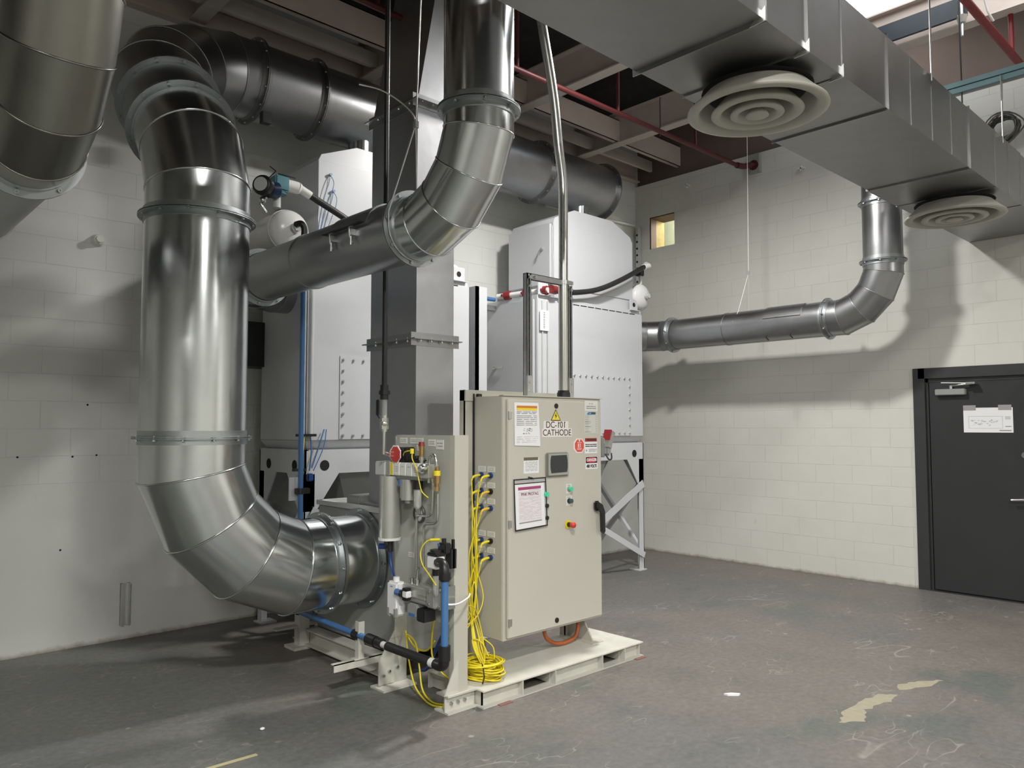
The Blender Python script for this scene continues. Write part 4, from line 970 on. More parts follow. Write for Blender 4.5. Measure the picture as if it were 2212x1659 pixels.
# HMI
s=thing('touch_screen','grey framed touch screen panel on the cabinet door','screen',(3.79,DF,1.385))
MB().bbox(3.682,DF-.022,1.305,3.897,DF,1.466,.008).build('bezel',mat('bezel_grey',(.22,.23,.20),.4),s)
MB().bbox(3.690,DF-.026,1.313,3.890,DF-.021,1.458,.004).build('inner_frame',mat('screen_frame',(.36,.37,.33),.4),s)
sp=[(3.716,1.447),(3.865,1.449)]+[(3.872,1.42),(3.875,1.39),(3.874,1.36),(3.868,1.334)]+[(3.716,1.330)]+[(3.709,1.36),(3.707,1.39),(3.709,1.42)]
MB().prism(sp,1,DF-.029,DF-.026).build('display',SCR,s)
# nameplates right
s=thing('rating_plate','pale rating plate with a blue logo at the upper right of the cabinet door','label',(4.15,DF,1.70))
MB().box(4.083,DF-.002,1.752,4.222,DF-.0003,1.824).build('top_plate',LBL,s)
text('DC-101',.014,GINK,s,(4.15,DF-.0024,1.803)); 
lines(s,GINK,4.10,4.205,DF-.0021,[1.785,1.771],.007,seed=31,gap=.12)
MB().box(4.080,DF-.0015,1.594,4.223,DF-.0003,1.750).build('data_plate',mat('data_plate',(.60,.62,.56),.5),s)
m=MB(); m.prism([(4.105,1.732),(4.125,1.745),(4.15,1.745),(4.135,1.732)],1,DF-.0022,DF-.0016); m.box(4.108,DF-.0022,1.725,4.15,DF-.0016,1.731); m.build('blue_logo',BRI,s)
text('DATA',.02,INK,s,(4.168,DF-.0022,1.737),bold=.0006) if False else MB().box(4.148,DF-.0022,1.728,4.20,DF-.0016,1.745).build('dark_logo',mat('navy_ink',(.05,.09,.13),.6),s)
lines(s,GINK,4.088,4.125,DF-.0016,[1.716-.0125*k for k in range(10)],.0028,seed=33,jag=False)
lines(s,GINK,4.088,4.150,DF-.0016,[1.679,1.667,1.642,1.604],.0028,seed=34,jag=False)
lines(s,GINK,4.200,4.216,DF-.0016,[1.716-.0125*k for k in range(10)],.0028,seed=35,jag=False)
s=thing('lockout_label','red octagon label marked E1 on the cabinet door','label',(4.02,DF,1.51))
def octo(cx,cz,a,b,k=.5): return [(cx-a*k,cz+b),(cx+a*k,cz+b),(cx+a,cz+b*.42),(cx+a,cz-b*.42),(cx+a*k,cz-b),(cx-a*k,cz-b),(cx-a,cz-b*.42),(cx-a,cz+b*.42)]
MB().prism(octo(4.022,1.508,.056,.050),1,DF-.002,DF-.0003).build('white_border',WHT,s)
MB().prism(octo(4.024,1.508,.047,.043),1,DF-.0028,DF-.002).build('red_field',RLO,s)
text('E1',.036,WHT,s,(4.024,DF-.0032,1.507),bold=.0008)
lines(s,LBL,4.002,4.048,DF-.0029,[1.530],.004,seed=41); lines(s,LBL,3.998,4.05,DF-.0029,[1.482,1.489],.003,seed=42)
MB().lathe([(0,0),(0,.007)],(4.024,DF-.0031,1.543),(0,1,0),14,False).build('punch_hole',WHT,s)
s=thing('warning_label','white warning label with a red heading beside the E1 octagon','label',(4.145,DF,1.51))
MB().box(4.083,DF-.0012,1.452,4.216,DF-.0002,1.560).build('paper',WHT,s)
MB().box(4.084,DF-.0018,1.535,4.213,DF-.0012,1.560).build('red_heading',mat('dark_red_ink',(.36,.045,.035),.6),s)
text('! WARNING',.021,INK,s,(4.148,DF-.0023,1.547),bold=.0004)
lines(s,INK,4.088,4.212,DF-.0013,[1.515,1.502],.006,seed=51,gap=.08)
lines(s,GINK,4.125,4.212,DF-.0013,[1.482,1.476,1.470,1.464],.0028,seed=52)
MB().prism([(4.092,1.468),(4.108,1.468),(4.100,1.484)],1,DF-.0018,DF-.0012).build('small_triangle',GINK,s)
s=thing('danger_label','red and black DANGER 480 VOLTS label on the cabinet door','label',(4.155,DF,1.39))
MB().box(4.089,DF-.0012,1.342,4.218,DF-.0002,1.430).build('paper',WHT,s)
MB().box(4.092,DF-.0018,1.383,4.215,DF-.0012,1.427).build('black_field',INK,s)
MB().prism([(4.1535+.058*math.cos(a),1.405+.0195*math.sin(a)) for a in [2*PI*k/28 for k in range(28)]],1,DF-.0024,DF-.0018).build('red_oval',mat('danger_red',(.55,.03,.07),.5),s)
text('DANGER',.030,WHT,s,(4.1535,DF-.0030,1.405),bold=.0008,sx=.86)
text('480 VOLTS',.030,INK,s,(4.1535,DF-.0018,1.361),bold=.0012,sx=.76)
# push buttons, e-stop
for nm,z,mt_,lab in (('indicator_lamp',1.214,GRN,'lit green indicator lamp on the cabinet door'),('push_button',1.132,DTE,'dark blue-green push button under the green lamp')):
    s=thing(nm,lab,'button' if z<1.2 else 'lamp',(3.915,DF,z))
    MB().box(3.886,DF-.0015,z-.030,3.943,DF-.0002,z+.034).build('legend_plate',mat('legend_plate',(.72,.72,.66),.5),s)
    lines(s,GINK,3.90,3.93,DF-.0016,[z+.024],.005,seed=61)
    m=MB(); m.cyl((3.915,DF,z),(3.915,DF-.012,z),.018,n=20); m.build('collar',BLK if z<1.2 else GRY,s)
    m=MB(); m.cyl((3.915,DF-.012,z),(3.915,DF-.030,z),.0155,n=20); m.build('cap',mt_,s)
s=thing('emergency_stop','red mushroom emergency stop button on a yellow ring','button',(3.913,DF,.97))
m=MB(); m.ring((3.905,DF-.003,.972),(0,1,0),.012,.030,.004,28); m.build('yellow_ring',YEL,s)
m=MB(); m.cyl((3.905,DF,.972),(3.905,DF-.03,.972),.016,n=18); m.build('stem',BLK,s)
m=MB(); m.lathe([(0,.012),(.006,.017),(.026,.021),(.034,.018),(.037,0)],(3.905,DF-.026,.972),(0,-1,0),24); m.build('mushroom_head',mat('stop_red',(.62,.05,.035),.3),s)
# rotary disconnect on right side
s=thing('disconnect_handle','grey flange-mounted disconnect handle with a red grip on the right cabinet edge','handle',(4.30,3.68,1.45))
MB().bbox(cx1,3.60,1.42,cx1+.03,3.70,1.56,.006).build('base',GRY,s)
m=MB(); m.bbox(cx1+.01,3.575,1.43,cx1+.075,3.625,1.535,.015); m.build('housing',GRY,s)
p0=V((cx1+.035,3.60,1.49)); p1=V((cx1+.068,3.60,1.61)); d_=(p1-p0).normalized(); u_=d_.cross(V((0,1,0))).normalized()
m=MB(); q=[p0-u_*.022,p0+u_*.022,p1+u_*.022,p1-u_*.022]; m.add([a+V((0,-.035,0)) for a in q]+[a+V((0,.02,0)) for a in q],[(0,1,2,3),(7,6,5,4),(0,4,5,1),(1,5,6,2),(2,6,7,3),(3,7,4,0)]); m.build('lever',GRY,s)
p0=p0+d_*.05; q=[p0+u_*.016,p0+u_*.024,p1+d_*.004+u_*.024,p1+d_*.004+u_*.008]
m=MB(); q=[a-u_*.0 for a in q]; m.add([a+V((0,-.038,0)) for a in q]+[a+V((0,.023,0)) for a in q],[(0,1,2,3),(7,6,5,4),(0,4,5,1),(1,5,6,2),(2,6,7,3),(3,7,4,0)]); m.build('red_grip',mat('grip_red',(.33,.02,.03),.4),s)
m=MB(); m.tube(spline([(cx1+.02,3.59,1.44),(cx1+.03,3.57,1.405),(cx1+.06,3.57,1.41),(cx1+.07,3.58,1.45)],6),.006,8); m.build('padlock_loop',BLK,s)
# plastic pouch with pink tag sheet, hangs off the door
s=thing('document_pouch','black-edged clear pouch holding the PINK PROTAG sheet, hanging on the cabinet door','document pouch',(3.54,DF,1.14))
py=DF-.014
def pq(x,z): # pouch hangs slightly skewed and tipped out at the bottom
    return (x,DF-.006-(1.305-z)*.025,z)
A=pq(3.385,1.303);B=pq(3.682,1.306);Cc=pq(3.690,.984);D=pq(3.392,.972)
def bil(u,v): # u right, v down
    a=V(A).lerp(V(B),u); b=V(D).lerp(V(Cc),u); return a.lerp(b,v)
def quad(m,u0,v0,u1,v1,dy,th=.0006):
    q=[bil(u0,v0),bil(u1,v0),bil(u1,v1),bil(u0,v1)]; f_=[p+V((0,-dy-th,0)) for p in q]; b_=[p+V((0,-dy,0)) for p in q]
    m.add(f_+b_,[(0,1,2,3),(7,6,5,4),(0,4,5,1),(1,5,6,2),(2,6,7,3),(3,7,4,0)])
m=MB(); quad(m,0,0,1,1,0,.0006); m.build('clear_sheet',SHEET,s)
m=MB(); 
for a in ((0,0,1,.022),(0,.976,1,1),(0,0,.028,1),(.972,0,1,1),(0,.088,1,.104)): quad(m,*a,.001,.002)
m.build('black_edging',BLK,s)
m=MB(); quad(m,.03,.108,.93,.975,.0007,.0003); m.build('paper',WHT,s)
m=MB(); quad(m,.13,.25,.83,.85,.0011,.0002); m.build('pink_panel',PNK,s)
m=MB(); quad(m,.13,.165,.83,.222,.0011,.0003); m.build('magenta_heading',MAG,s)
m=MB(); quad(m,.13,.85,.83,.875,.0011,.0003); quad(m,.13,.268,.83,.272,.0014,.0002); m.build('grey_footer',GINK,s)
m=MB(); rnd=random.Random(9)
for k in range(19):
    v=.375+.024*k; u=.15
    while u<.80:
        w_=rnd.uniform(.06,.22); 
        if rnd.random()<.72: quad(m,u,v,min(.81,u+w_),v+.007,.0015,.0002)
        u+=w_+.03
quad(m,.45,.235,.80,.245,.0015,.0002)
m.build('small_print',LINK,s)
tp=bil(.48,.315); tx=text('PINK PROTAG',.027,mat('plum_ink',(.13,.03,.07),.6),s,(tp.x,tp.y-.0016,tp.z),bold=.0003,sx=.93)
m=MB(); m.tube([(3.52,DF-.006,1.312),(3.545,DF-.018,1.306),(3.56,DF-.016,1.300)],.004,6); m.build('hook',BLK,s)
# magnets/tabs beside pouch
MB().cyl((3.672,DF,1.195),(3.672,DF-.016,1.195),.012,n=16) if False else None
s=thing('indicator_lamp','green lamp half hidden behind the right edge of the hanging pouch','lamp',(3.672,DF,1.19))
m=MB(); m.cyl((3.676,DF,1.192),(3.676,DF-.030,1.192),.016,n=18); m.build('cap',GRN,s)
for z,nm in ((1.115,'upper'),(1.035,'lower')):
    m=MB(); m.cyl((3.686,DF,z),(3.686,DF-.020,z),.014,n=16); tag(m.build('selector_button',BLK),'black selector behind the pouch edge, the %s one'%nm,'button')

# cabinet side labels and plugs with yellow cables
ZP=[1.325,1.222,1.115,.905,.80]; YP=[3.817,3.726]
nmz=['top','second','third','fourth','bottom']; nmy=['left','right']
for j,z in enumerate([1.365,1.262,1.158,.948,.845]):
    for i,y in enumerate(YP):
        l=MB().box(cx0-.0025,y-.036,z-.018,cx0-.0002,y+.036,z+.018).build('engraved_label',LBL,t); lines(l,GINK,y-.025,y+.025,cx0-.0026,[z+.008,z,z-.008],.002,'X',seed=int(z*100)+i)
rnd=random.Random(5)
for j,z in enumerate(ZP):
    for i,y in enumerate(YP):
        c=thing('sensor_cable','yellow sensor cable from the %s row, %s plug on the cabinet side'%(nmz[j],nmy[i]),'cable',(cx0,y,z),'yellow sensor cables on the cabinet side')
        m=MB(); m.cyl((cx0,y,z),(cx0-.014,y,z),.018,n=16); m.cyl((cx0-.014,y,z),(cx0-.022,y,z),.014,n=12); m.build('socket_nut',BLD if (i==0 or j%2==0) else BLK,c)
        m=MB(); m.tube(spline([(cx0-.02,y,z),(cx0-.05,y,z-.002),(cx0-.075,y+.004,z-.012),(cx0-.085,y+.006,z-.035)],4),[.0085]*5+[.008]*4+[.006]*4,10); m.build('plug',YEO if j in (1,2) and i else YEL,c)
        bx=3.20+rnd.uniform(-.022,.022); by=3.775+rnd.uniform(-.02,.02)
        pts=[(cx0-.085,y+.006,z-.035),(cx0-.09,y*.5+by*.5+.01,z-.12),(bx,by,max(.62,z-.28))]
        zz=max(.62,z-.28)-.16
        while zz>.45:
            pts.append((bx+rnd.uniform(-.012,.012),by+rnd.uniform(-.012,.012),zz)); zz-=.16
        k=rnd.uniform(-.04,.04)
        pts+=[(3.20+k,3.76+k*.5,.40),(3.19+k,3.70,.27),(3.20+k,3.66+k,.17),(3.12+k,3.62+k,.135+rnd.uniform(0,.03))]
        m=MB(); m.tube(spline(pts,6),.0040,7); m.build('lead',YEL,c)
# slack loops
for k,pp in enumerate(([(2.99,3.62,.78),(3.06,3.64,.66),(3.12,3.68,.52),(3.10,3.72,.42),(3.02,3.70,.37),(2.96,3.66,.39)],[(2.96,3.60,.56),(3.05,3.64,.55),(3.16,3.70,.50),(3.22,3.72,.38),(3.22,3.68,.24),(3.18,3.64,.15)],[(2.97,3.62,.47),(3.06,3.66,.43),(3.20,3.72,.46),(3.26,3.74,.56),(3.24,3.77,.70)],[(2.96,3.64,.70),(3.05,3.68,.55),(3.13,3.70,.45),(3.09,3.72,.37),(3.0,3.70,.34),(2.97,3.66,.36)])):
    m=MB(); m.tube(spline(pp,8),.0040,7)
    tag(m.build('cable_loop',YEL),'slack loop of yellow cable between the front post and the cabinet, %s of four'%['highest','third','second','lowest'][k],'cable','slack yellow cable loops')
# coil on the skid
m=MB(); rnd=random.Random(12)
for k in range(20):
    cx=3.175+rnd.uniform(-.02,.02); cy=3.62+rnd.uniform(-.02,.02); a=rnd.uniform(.075,.135); b=rnd.uniform(.085,.13); z=.112+.0052*k*.95; tx=rnd.uniform(-.12,.12); ty=rnd.uniform(-.12,.12)
    P=[]
    for q in range(40):
        th=2*PI*q/40; x=a*math.cos(th)*(1+.05*math.sin(3*th+k)); y=b*math.sin(th)
        P.append((cx+x,cy+y,max(.109,z+x*tx+y*ty)))
    m.tube(P,.0046,6,closed=True)
co=m.build('cable_coil',YEL); tag(co,'coiled heap of yellow cable lying on the skid','cable coil')
m=MB(); m.tube(spline([(3.06,3.515,.11),(3.06,3.50,.16),(3.08,3.54,.215)],5),.004,6); m.build('binding_tie',BLK,co)
for k,pp in enumerate(([(3.12,3.60,.20),(3.10,3.64,.28),(3.14,3.70,.32),(3.20,3.68,.29),(3.20,3.62,.22)],[(3.16,3.62,.20),(3.17,3.68,.28),(3.22,3.72,.31),(3.27,3.66,.26),(3.23,3.60,.20)])):
    m=MB(); m.tube(spline(pp,8),.0040,7); tag(m.build('cable_loop',YEL),'yellow cable loop standing up out of the coil, %s one'%['left','right'][k],'cable')
# floor-draped cables left of front post
for k,pp in enumerate(([(2.93,4.12,.33),(2.90,4.05,.20),(2.86,3.93,.06),(2.83,3.80,.012),(2.80,3.66,.010),(2.84,3.58,.012)],[(2.93,4.12,.31),(2.92,4.0,.28),(2.90,3.93,.15),(2.86,3.84,.04),(2.83,3.70,.010),(2.86,3.60,.014)],[(2.93,4.13,.32),(2.93,4.02,.25),(2.93,3.90,.25),(2.92,3.80,.33)],[(2.92,3.80,.47),(2.91,3.81,.40),(2.90,3.80,.25),(2.92,3.74,.16),(2.96,3.66,.11)],[(2.92,3.74,.46),(2.91,3.70,.40),(2.92,3.62,.38),(2.93,3.60,.46)],[(2.95,3.78,.46),(2.93,3.70,.35),(2.93,3.64,.33),(2.94,3.60,.45)])):
    m=MB(); m.tube(spline(pp,8),.0055,8)
    tag(m.build('draped_cable',YEL),'yellow cable draped under the instrument panel, %s'%['outermost on the floor','inner one on the floor','short upper sag','hanging from the panel edge','small sag near the front post','wider sag near the front post'][k],'cable','yellow cables under the instrument panel')
m=MB(); m.tube(spline([(2.93,4.0,.12),(2.95,3.92,.13),(2.95,3.82,.28),(2.96,3.74,.42)],6),.011,8)
tag(m.build('blue_cable',BLD),'dark blue hose curving up behind the instrument panel','hose')
# orange flexible conduit under the cabinet
m=MB(); m.tube(spline([(3.82,3.76,.29),(3.86,3.76,.18),(3.96,3.75,.128),(4.08,3.75,.125),(4.17,3.76,.16),(4.20,3.77,.29)],8),.014,10)
tag(m.build('flexible_conduit',ORG),'orange flexible conduit looping below the control cabinet','conduit')

# strut frame and conduit above the cabinet
t=thing('strut_stand','galvanized slotted strut frame standing on top of the control cabinet','strut frame',(3.63,3.74,1.845))
def strutpost(x,z0,z1,par):
    m=MB(); w_=.04; m.box(x,3.73,z0,x+.004,3.77,z1); m.box(x+w_-.004,3.73,z0,x+w_,3.77,z1); m.box(x,3.766,z0,x+w_,3.77,z1); m.box(x,3.73,z0,x+.011,3.734,z1); m.box(x+w_-.011,3.73,z0,x+w_,3.734,z1)
    o=m.build('upright',STR,par)
    m=MB(); n=int((z1-z0)/.05)
    for k in range(n): m.box(x+.014,3.7655,z0+.02+k*.05,x+.026,3.7662,z0+.045+k*.05)
    m.build('slots',DRK,o); return o
strutpost(3.645,1.845,2.70,t); strutpost(4.065,1.845,2.665,t)
m=MB(); m.box(3.645,3.73,2.695,4.105,3.77,2.699); m.box(3.645,3.73,2.66,4.02,3.734,2.699); m.box(3.645,3.766,2.66,4.02,3.77,2.699); m.build('crossbar',STR,t)
for x,z in ((3.665,1.88),(4.085,1.88)):
    m=MB(); m.box(x-.035,3.715,1.846,x+.035,3.73,1.852); m.box(x-.024,3.722,1.852,x+.024,3.729,1.99); b=m.build('foot_bracket',ZN,t)
    for zz in (1.885,1.945):
        q=MB(); q.cyl((x,3.722,zz),(x,3.710,zz),.011,n=6,smooth=False); q.build('bolt',ZN,b)
for x,z in ((3.665,2.67),(3.665,2.61),(3.72,2.675),(4.085,2.63),(4.085,2.57)):
    q=MB(); q.cyl((x,3.73,z),(x,3.715,z),.012,n=6,smooth=False); q.build('bolt',ZN,t)
t=thing('electrical_conduit','thick steel conduit rising from the control cabinet and bending left to the roof','conduit',(4.03,3.75,1.85))
m=MB(); m.cyl((4.03,3.75,1.88),(4.03,3.75,2.68),.036,n=24); m.build('lower_length',EMT,t)
m=MB(); m.tube(spline([(4.03,3.75,2.68),(4.033,3.75,3.2),(4.03,3.75,3.40),(4.015,3.75,3.52),(3.985,3.75,3.68),(3.93,3.75,4.05),(3.80,3.75,4.60),(3.60,3.75,5.5)],6),.034,20); m.build('bent_length',EMT,t)
m=MB(); m.cyl((4.03,3.75,1.845),(4.03,3.75,1.885),.048,n=20); m.cyl((4.03,3.75,1.885),(4.03,3.75,1.90),.042,n=8,smooth=False); m.build('locknut',BLK,t)
m=MB(); m.cyl((4.03,3.75,2.665),(4.03,3.75,2.695),.041,n=20); m.box(4.03,3.715,2.668,4.10,3.73,2.692); m.build('strut_clamp',ZN,t)

# ================================================================== supply duct and diffusers
t=thing('supply_duct','big grey rectangular air duct crossing overhead from centre to right wall','duct',(3.0,2.0,3.45))
dy0,dy1,dz0,dz1=1.65,2.35,3.455,3.885
J=[-2.6,-1.2,.2,1.66,3.08,3.50,3.88,4.49,5.95,6.55,7.25,XR-.002]
for a,b in zip(J[:-1],J[1:]):
    o_=.006 if int(a*10)%2 else 0
    m=MB(); m.box(a+.004,dy0-o_,dz0-o_,b-.004,dy1+o_,dz1); 
    n=max(1,int((b-a)/.34))
    for k in range(1,n): 
        x=a+(b-a)*k/n; m.box(x-.0025,dy0-o_-.004,dz0,x+.0025,dy0,dz1)
    m.build('duct_section',GD,t)
for a in J[1:-1]:
    m=MB(); e=.022 if abs(a-3.08)<.01 else .011; m.box(a-.004,dy0-e,dz0-e,a+.004,dy1+e,dz1+.01); m.build('joint_flange',GD,t)
    for yy,s_ in (((dy0,1),) if 3<a<4.4 else ()):
        m=MB(); m.prism([(yy-s_*.02,dz0-.02),(yy+s_*.06,dz0-.024),(yy-s_*.02,dz0+.05)],0,a-.012,a-.006) ; m.build('corner_tab',ZN,t)
def diffuser(cx,cy,z,label):
    K=1.07
    t=thing('ceiling_diffuser',label,'air diffuser',(cx,cy,z),'round ceiling diffusers under the supply duct')
    m=MB(); m.cyl((cx,cy,z+.09),(cx,cy,dz0),.15,n=36,caps=False); m.build('neck',GD,t)
    def ln(pr,nm,mt_,n): m=MB(); m.lathe(pr,(cx,cy,z),(0,0,1),n); m.build(nm,mt_,t)
    def rg(a,b,nm,dz=0): ln([(dz+.10,a-.05),(dz+.03,a-.010),(dz,a),(dz-.004,(a+b)/2),(dz+.003,b),(dz+.013,b-.004),(dz+.05,a+.012),(dz+.10,a-.035)],nm,DIF,60)
    rg(.302,.360,'outer_ring'); rg(.188,.236,'middle_ring',-.008); rg(.100,.138,'inner_ring',-.014)
    ln([(-.022,0),(-.024,.05),(-.020,.060),(-.008,.055),(.03,.025)],'centre_disc',DIF,32)
    m=MB(); m.box(cx-.15,cy-.006,z+.09,cx+.15,cy+.006,z+.10); m.box(cx-.006,cy-.15,z+.09,cx+.006,cy+.15,z+.10); m.lathe([(0,0),(0,.285)],(cx,cy,z+.115),(0,0,1),30,False); m.build('damper_shade_disc',DRK,t)  # cross vanes, plus a dark disc standing in for shade inside the diffuser
    return t
diffuser(3.655,2.0,3.30,'large round concentric air diffuser under the near part of the overhead duct')
diffuser(6.68,1.97,3.30,'round concentric air diffuser under the overhead duct near the door')
# duct hangers, strut and other overhead items
for (xa,za,lab) in ((5.16,5.06,'thin steel strap hanger holding the overhead duct, left one'),(6.71,4.35,'thin steel strap hanger holding the overhead duct, right one')):
    m=MB(); m.box(xa-.022,dy0-.03,za-.16,xa+.022,dy0-.024,za); m.prism([(xa-.022,za-.16),(xa+.022,za-.16),(xa,za-.21)],1,dy0-.03,dy0-.024); m.tube([(xa,dy0-.026,za-.20),(xa+.012,dy0-.02,dz1-.06)],.006,6)
    tag(m.build('duct_hanger',ZN),lab,'hanger')
m=MB(); y0_,y1_=-1.0,2.30; m.box(6.70,y0_,4.36,6.745,y1_,4.40); m.box(6.70,y0_,4.31,6.745,y1_,4.35); m.box(6.715,y0_,4.35,6.73,y1_,4.36)
tag(m.build('double_strut',TURQ),'blue-green double strut hanging above the duct at the right edge','strut')
m=MB(); m.cyl((6.72,1.9,4.1),(6.72,1.9,5.06),.006,n=8); tag(m.build('threaded_rod',BLK),'thin black threaded rod through the blue-green strut','rod')
m=MB(); rnd=random.Random(8)
for k in range(16):
    a=rnd.uniform(.10,.17); ang=rnd.uniform(0,PI); P=[]
    for q in range(24):
        th=2*PI*q/24; P.append((8.28+.05*math.sin(2*th+k)+.02*math.cos(ang),2.0+a*math.cos(th),4.47+a*math.sin(th)*(.9+.1*math.sin(k))+.01*math.sin(3*th+k)))
    m.tube(P,.007,5,closed=True)
tag(m.build('wire_coil',mat('dull_wire',(.14,.14,.125),.5,.5)),'tangled coil of dark wire hung on the upper right wall','wire coil')
# sprinkler pipes
t=thing('sprinkler_pipe','long red sprinkler pipe running under the roof beams to the right wall','pipe',(5.5,4.62,4.68))
m=MB(); m.cyl((-3.0,4.62,4.68),(7.95,4.62,4.70),.024,n=14); m.build('main',DUSTY,t)
m=MB(); m.tube(spline([(7.95,4.62,4.70),(8.1,4.62,4.72),(8.25,4.62,4.77),(8.33,4.62,4.79)],5),.034,12); m.cyl((8.33,4.62,4.79),(8.4,4.62,4.80),.06,n=18); m.build('elbow_fitting',DUSTY,t)
for x in (5.76,7.1,3.0,4.4):
    m=MB(); m.cyl((x,4.62,4.68),(x,4.62,5.75),.017,n=12); m.build('riser',DUSTY,t)
for x in (6.45,):
    m=MB(); m.tube([(x,4.62,4.65),(x-.03,4.62,4.70),(x,4.62,4.75),(x,4.62,5.06)],.006,6); m.build('pipe_hanger',BLK,t)
t=thing('sprinkler_pipe','red sprinkler pipe at the upper right corner above the duct','pipe',(7,1.66,4.72))
m=MB(); m.cyl((-3,1.67,4.70),(8.38,1.67,4.72),.030,n=14); m.build('main',RED,t)
for x in (7.25,):
    m=MB(); m.cyl((x,1.67,4.72),(x,1.67,5.75),.02,n=12); m.build('riser',RED,t)
m=MB(); m.tube([(6.63,1.64,4.76),(6.60,1.67,4.84),(6.60,1.70,5.0),(6.58,1.70,5.06)],.008,6); m.build('pipe_hanger',LBL,t)
# dark crane-rail-like bar in the upper right
m=MB(); m.box(7.03,1.93,5.085,7.06,3.4,5.25); tag(m.build('steel_bar',mat('blue_black_bar',(.012,.02,.028),.5)),'blue-black steel bar above the overhead duct','bar')
m=MB(); m.cyl((7.0,1.96,4.90),(7.0,1.96,5.75),.012,n=8); m.cyl((7.0,1.96,5.01),(7.0,1.96,5.07),.03,.045,n=6,smooth=False); tag(m.build('threaded_rod',ZN),'steel threaded rod and nut at the end of the blue-black bar','rod')
# hanging wire ropes
t=thing('wire_rope','thin steel rope sling holding up the round duct beside the stack','rope',(2.33,3.24,3.24))
m=MB(); m.tube([(2.45,3.24,5.6),(2.40,3.24,4.6),(2.345,3.24,3.24)],.004,6); m.build('drop',ROPE,t)
m=MB(); m.tube([(2.345,3.24,3.24),(2.30,3.42,2.80),(2.315,3.44,2.745)],.004,6); m.tube([(2.345,3.24,3.24),(2.44,3.36,2.93)],.003,6)
P=[(2.5+.187*math.cos(a),3.44,IZ+.187*math.sin(a)) for a in [math.radians(180+k*20) for k in range(10)]]; m.tube(P,.004,6); m.build('sling',ROPE,t)
m=MB(); m.tube(spline([(2.345,3.24,3.24),(2.335,3.26,3.30),(2.29,3.32,3.375),(2.21,3.38,3.43),(2.12,3.44,3.45)],5),.004,6); m.build('loose_tail',ROPE,t)
m=MB(); m.bbox(2.332,3.228,3.215,2.358,3.252,3.255,.003); m.build('clamp',ZN,t)
t=thing('wire_rope','thin pale rope hanging in front of the right block wall','rope',(7.7,4.35,3.35))
m=MB(); m.tube([(7.7,4.34,5.1),(7.7,4.352,3.35)],.005,6); m.tube([(7.7,4.352,3.35),(7.62,4.44,2.92),(7.53,4.46,2.80)],.004,6); m.tube([(7.7,4.352,3.35),(7.78,4.40,2.92)],.003,6); m.build('sling',ROPE,t)
m=MB(); m.bbox(7.69,4.34,3.33,7.71,4.36,3.37,.003); m.build('clamp',ZN,t)
# perforated post and conduit in the back right corner
m=MB(); m.box(8.33,YB-.10,3.0,8.395,YB-.055,4.36); cp=tag(m.build('slotted_post',LGR),'pale perforated strut fixed in the far corner of the room','strut')
m=MB()
for k in range(14): m.cyl((8.329,YB-.078,3.06+k*.092),(8.327,YB-.078,3.06+k*.092),.016,n=8)
m.build('slots',DRK,cp)
m=MB(); m.tube([(6.6,YB-.03,4.33),(8.33,YB-.03,4.40)],.02,10); tag(m.build('wall_conduit',LBL),'pale conduit along the back wall reaching the corner strut','conduit')
for (y,z,nm) in ((5.60,4.78,'star-shaped anchor near the top'),(4.05,4.62,'anchor under the duct')):
    m=MB(); m.box(XR-.03,y-.04,z-.008,XR,y+.04,z+.008); m.box(XR-.03,y-.008,z-.03,XR,y+.008,z+.03); tag(m.build('wall_anchor',LBL),'small painted %s of the right block wall'%nm,'anchor')
m=MB(); m.box(XR-.06,4.55,4.70,XR,4.70,4.93); tag(m.build('pipe_saddle',GRY),'grey saddle plate holding the red pipe end at the right wall','bracket')
# floor bits
def patch(name,pts,mt,label,cat,group=None,h=.0012):
    m=MB(); P=[V((x,y,0)) for x,y in pts]; out=[]; rnd=random.Random(int(abs(pts[0][0]*1000)))
    n=len(P)
    for i in range(n):
        a=P[i];b=P[(i+1)%n]
        for k in range(5):
            q=a.lerp(b,k/5)
            d=(b-a); nrm=V((-d.y,d.x,0)); out.append(q+nrm*rnd.uniform(-.07,.07))
    m.prism([(p.x,p.y) for p in out],2,.0002,h); o=m.build(name,mt); tag(o,label,cat,group); return o
patch('floor_patch',[(4.30,1.93),(4.42,1.83),(4.60,1.90),(4.85,1.86),(5.00,1.87),(4.93,1.96),(4.70,1.99),(4.48,1.98)],PATCH,'long cream patch of bare concrete on the right side floor','floor mark')
patch('floor_patch',[(5.10,1.90),(5.28,1.80),(5.50,1.78),(5.36,1.88),(5.20,1.95)],PATCH,'ragged pale patch beyond the long cream floor patch','floor mark')
m=MB(); m.box(0,-.012,0,.42,.012,.003)
o=m.build('debris_strip',mat('tan_strip',(.48,.42,.24),.6)); o.location=(1.34,3.755,0.001); o.rotation_euler=(0,0,math.radians(-2)); tag(o,'tan strip of wood lying on the floor near the lower left','debris')
m=MB(); m.prism([(0,0),(.05,.012),(.10,.0),(.085,-.02),(.02,-.018)],2,.001,.012); o=m.build('paper_scrap',WHT); o.location=(4.22,2.60,0); o.rotation_euler=(0,0,-.75); tag(o,'crumpled white scrap on the floor, right of centre','debris')
m=MB(); m.sphere((1.92,4.02,.008),.012,10,(1.2,1,.6)); tag(m.build('paper_scrap',WHT),'tiny white pellet on the floor below the elbow','debris')

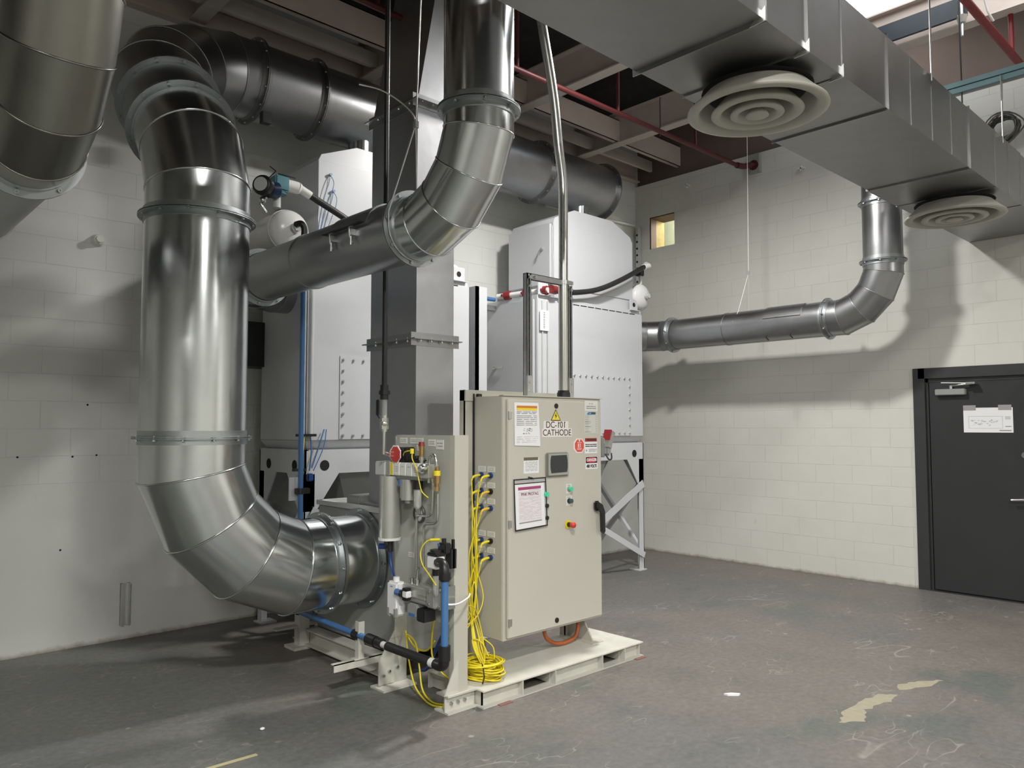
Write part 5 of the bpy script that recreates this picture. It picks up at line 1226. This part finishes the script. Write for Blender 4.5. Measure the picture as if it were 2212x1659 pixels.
# ================================================================== lamps
def highbay(x,y,z,watt,label,lx=1.2,ly=.45,col=(1,.98,.945)):
    t=thing('high_bay_lamp',label,'lamp',(x,y,z),'high bay lamps under the roof')
    MB().bbox(x-lx/2,y-ly/2,z,x+lx/2,y+ly/2,z+.07,.01).build('housing',LGR,t)
    MB().box(x-lx/2+.03,y-ly/2+.03,z-.012,x+lx/2-.03,y+ly/2-.03,z-.001).build('lens',LAMP,t)
    for s in (-1,1): MB().cyl((x+s*lx*.4,y,z+.07),(x+s*lx*.4,y,5.8),.003,n=6).build('suspension_wire',ZN,t)
    L=bpy.data.lights.new('lamp_light','AREA'); L.shape='RECTANGLE'; L.size=lx-.06; L.size_y=ly-.06; L.energy=watt; L.color=col; L.spread=math.radians(170)
    o=bpy.data.objects.new('lamp_light',L); COL.objects.link(o); o.parent=t; o.location=(0,0,-.02)
    return t
highbay(5.0,3.7,4.90,185,'high bay lamp hidden above the overhead duct',.45,.35)
highbay(.5,-.35,4.95,310,'high bay lamp above the viewer',.8,.4)
highbay(5.7,-5.0,4.95,350,'high bay lamp in the rear right of the room',.8,.4)
highbay(.9,-5.0,4.95,260,'added fill lamp in the rear centre of the room')  # unseen fill lamp, added for ambient light and metal reflections
highbay(-3.4,-3.2,4.95,480,'added fill lamp in the rear left of the room')  # unseen fill lamp, added to brighten the left wall and riser

# ================================================================== camera
f=1654.;W=2212.
pitch=math.atan((922-829.5)/f); az=math.atan(1764*math.cos(pitch)/f)
F_=V((math.cos(az),math.sin(az),0)); R_=V((math.sin(az),-math.cos(az),0)); U_=V((0,0,1))
Fc=F_*math.cos(pitch)+U_*math.sin(pitch); Uc=U_*math.cos(pitch)-F_*math.sin(pitch)
cam=bpy.data.cameras.new('camera'); cam.sensor_width=36; cam.sensor_fit='HORIZONTAL'; cam.lens=36*f/W; cam.clip_start=.05
co=bpy.data.objects.new('camera',cam); COL.objects.link(co)
M=Matrix((R_,Uc,-Fc)).transposed().to_4x4(); M.translation=V((0,0,1.64)); co.matrix_world=M
SC.camera=co
wd=bpy.data.worlds.new('world'); SC.world=wd; wd.use_nodes=True
wd.node_tree.nodes['Background'].inputs[0].default_value=(.5,.55,.6,1); wd.node_tree.nodes['Background'].inputs[1].default_value=.05
SC.view_settings.view_transform='Standard'; SC.view_settings.look='None'; SC.view_settings.exposure=-.04; SC.view_settings.gamma=1; SC.view_settings.use_curve_mapping=False
SC.cycles.use_denoising=True; SC.cycles.max_bounces=8; SC.cycles.diffuse_bounces=4
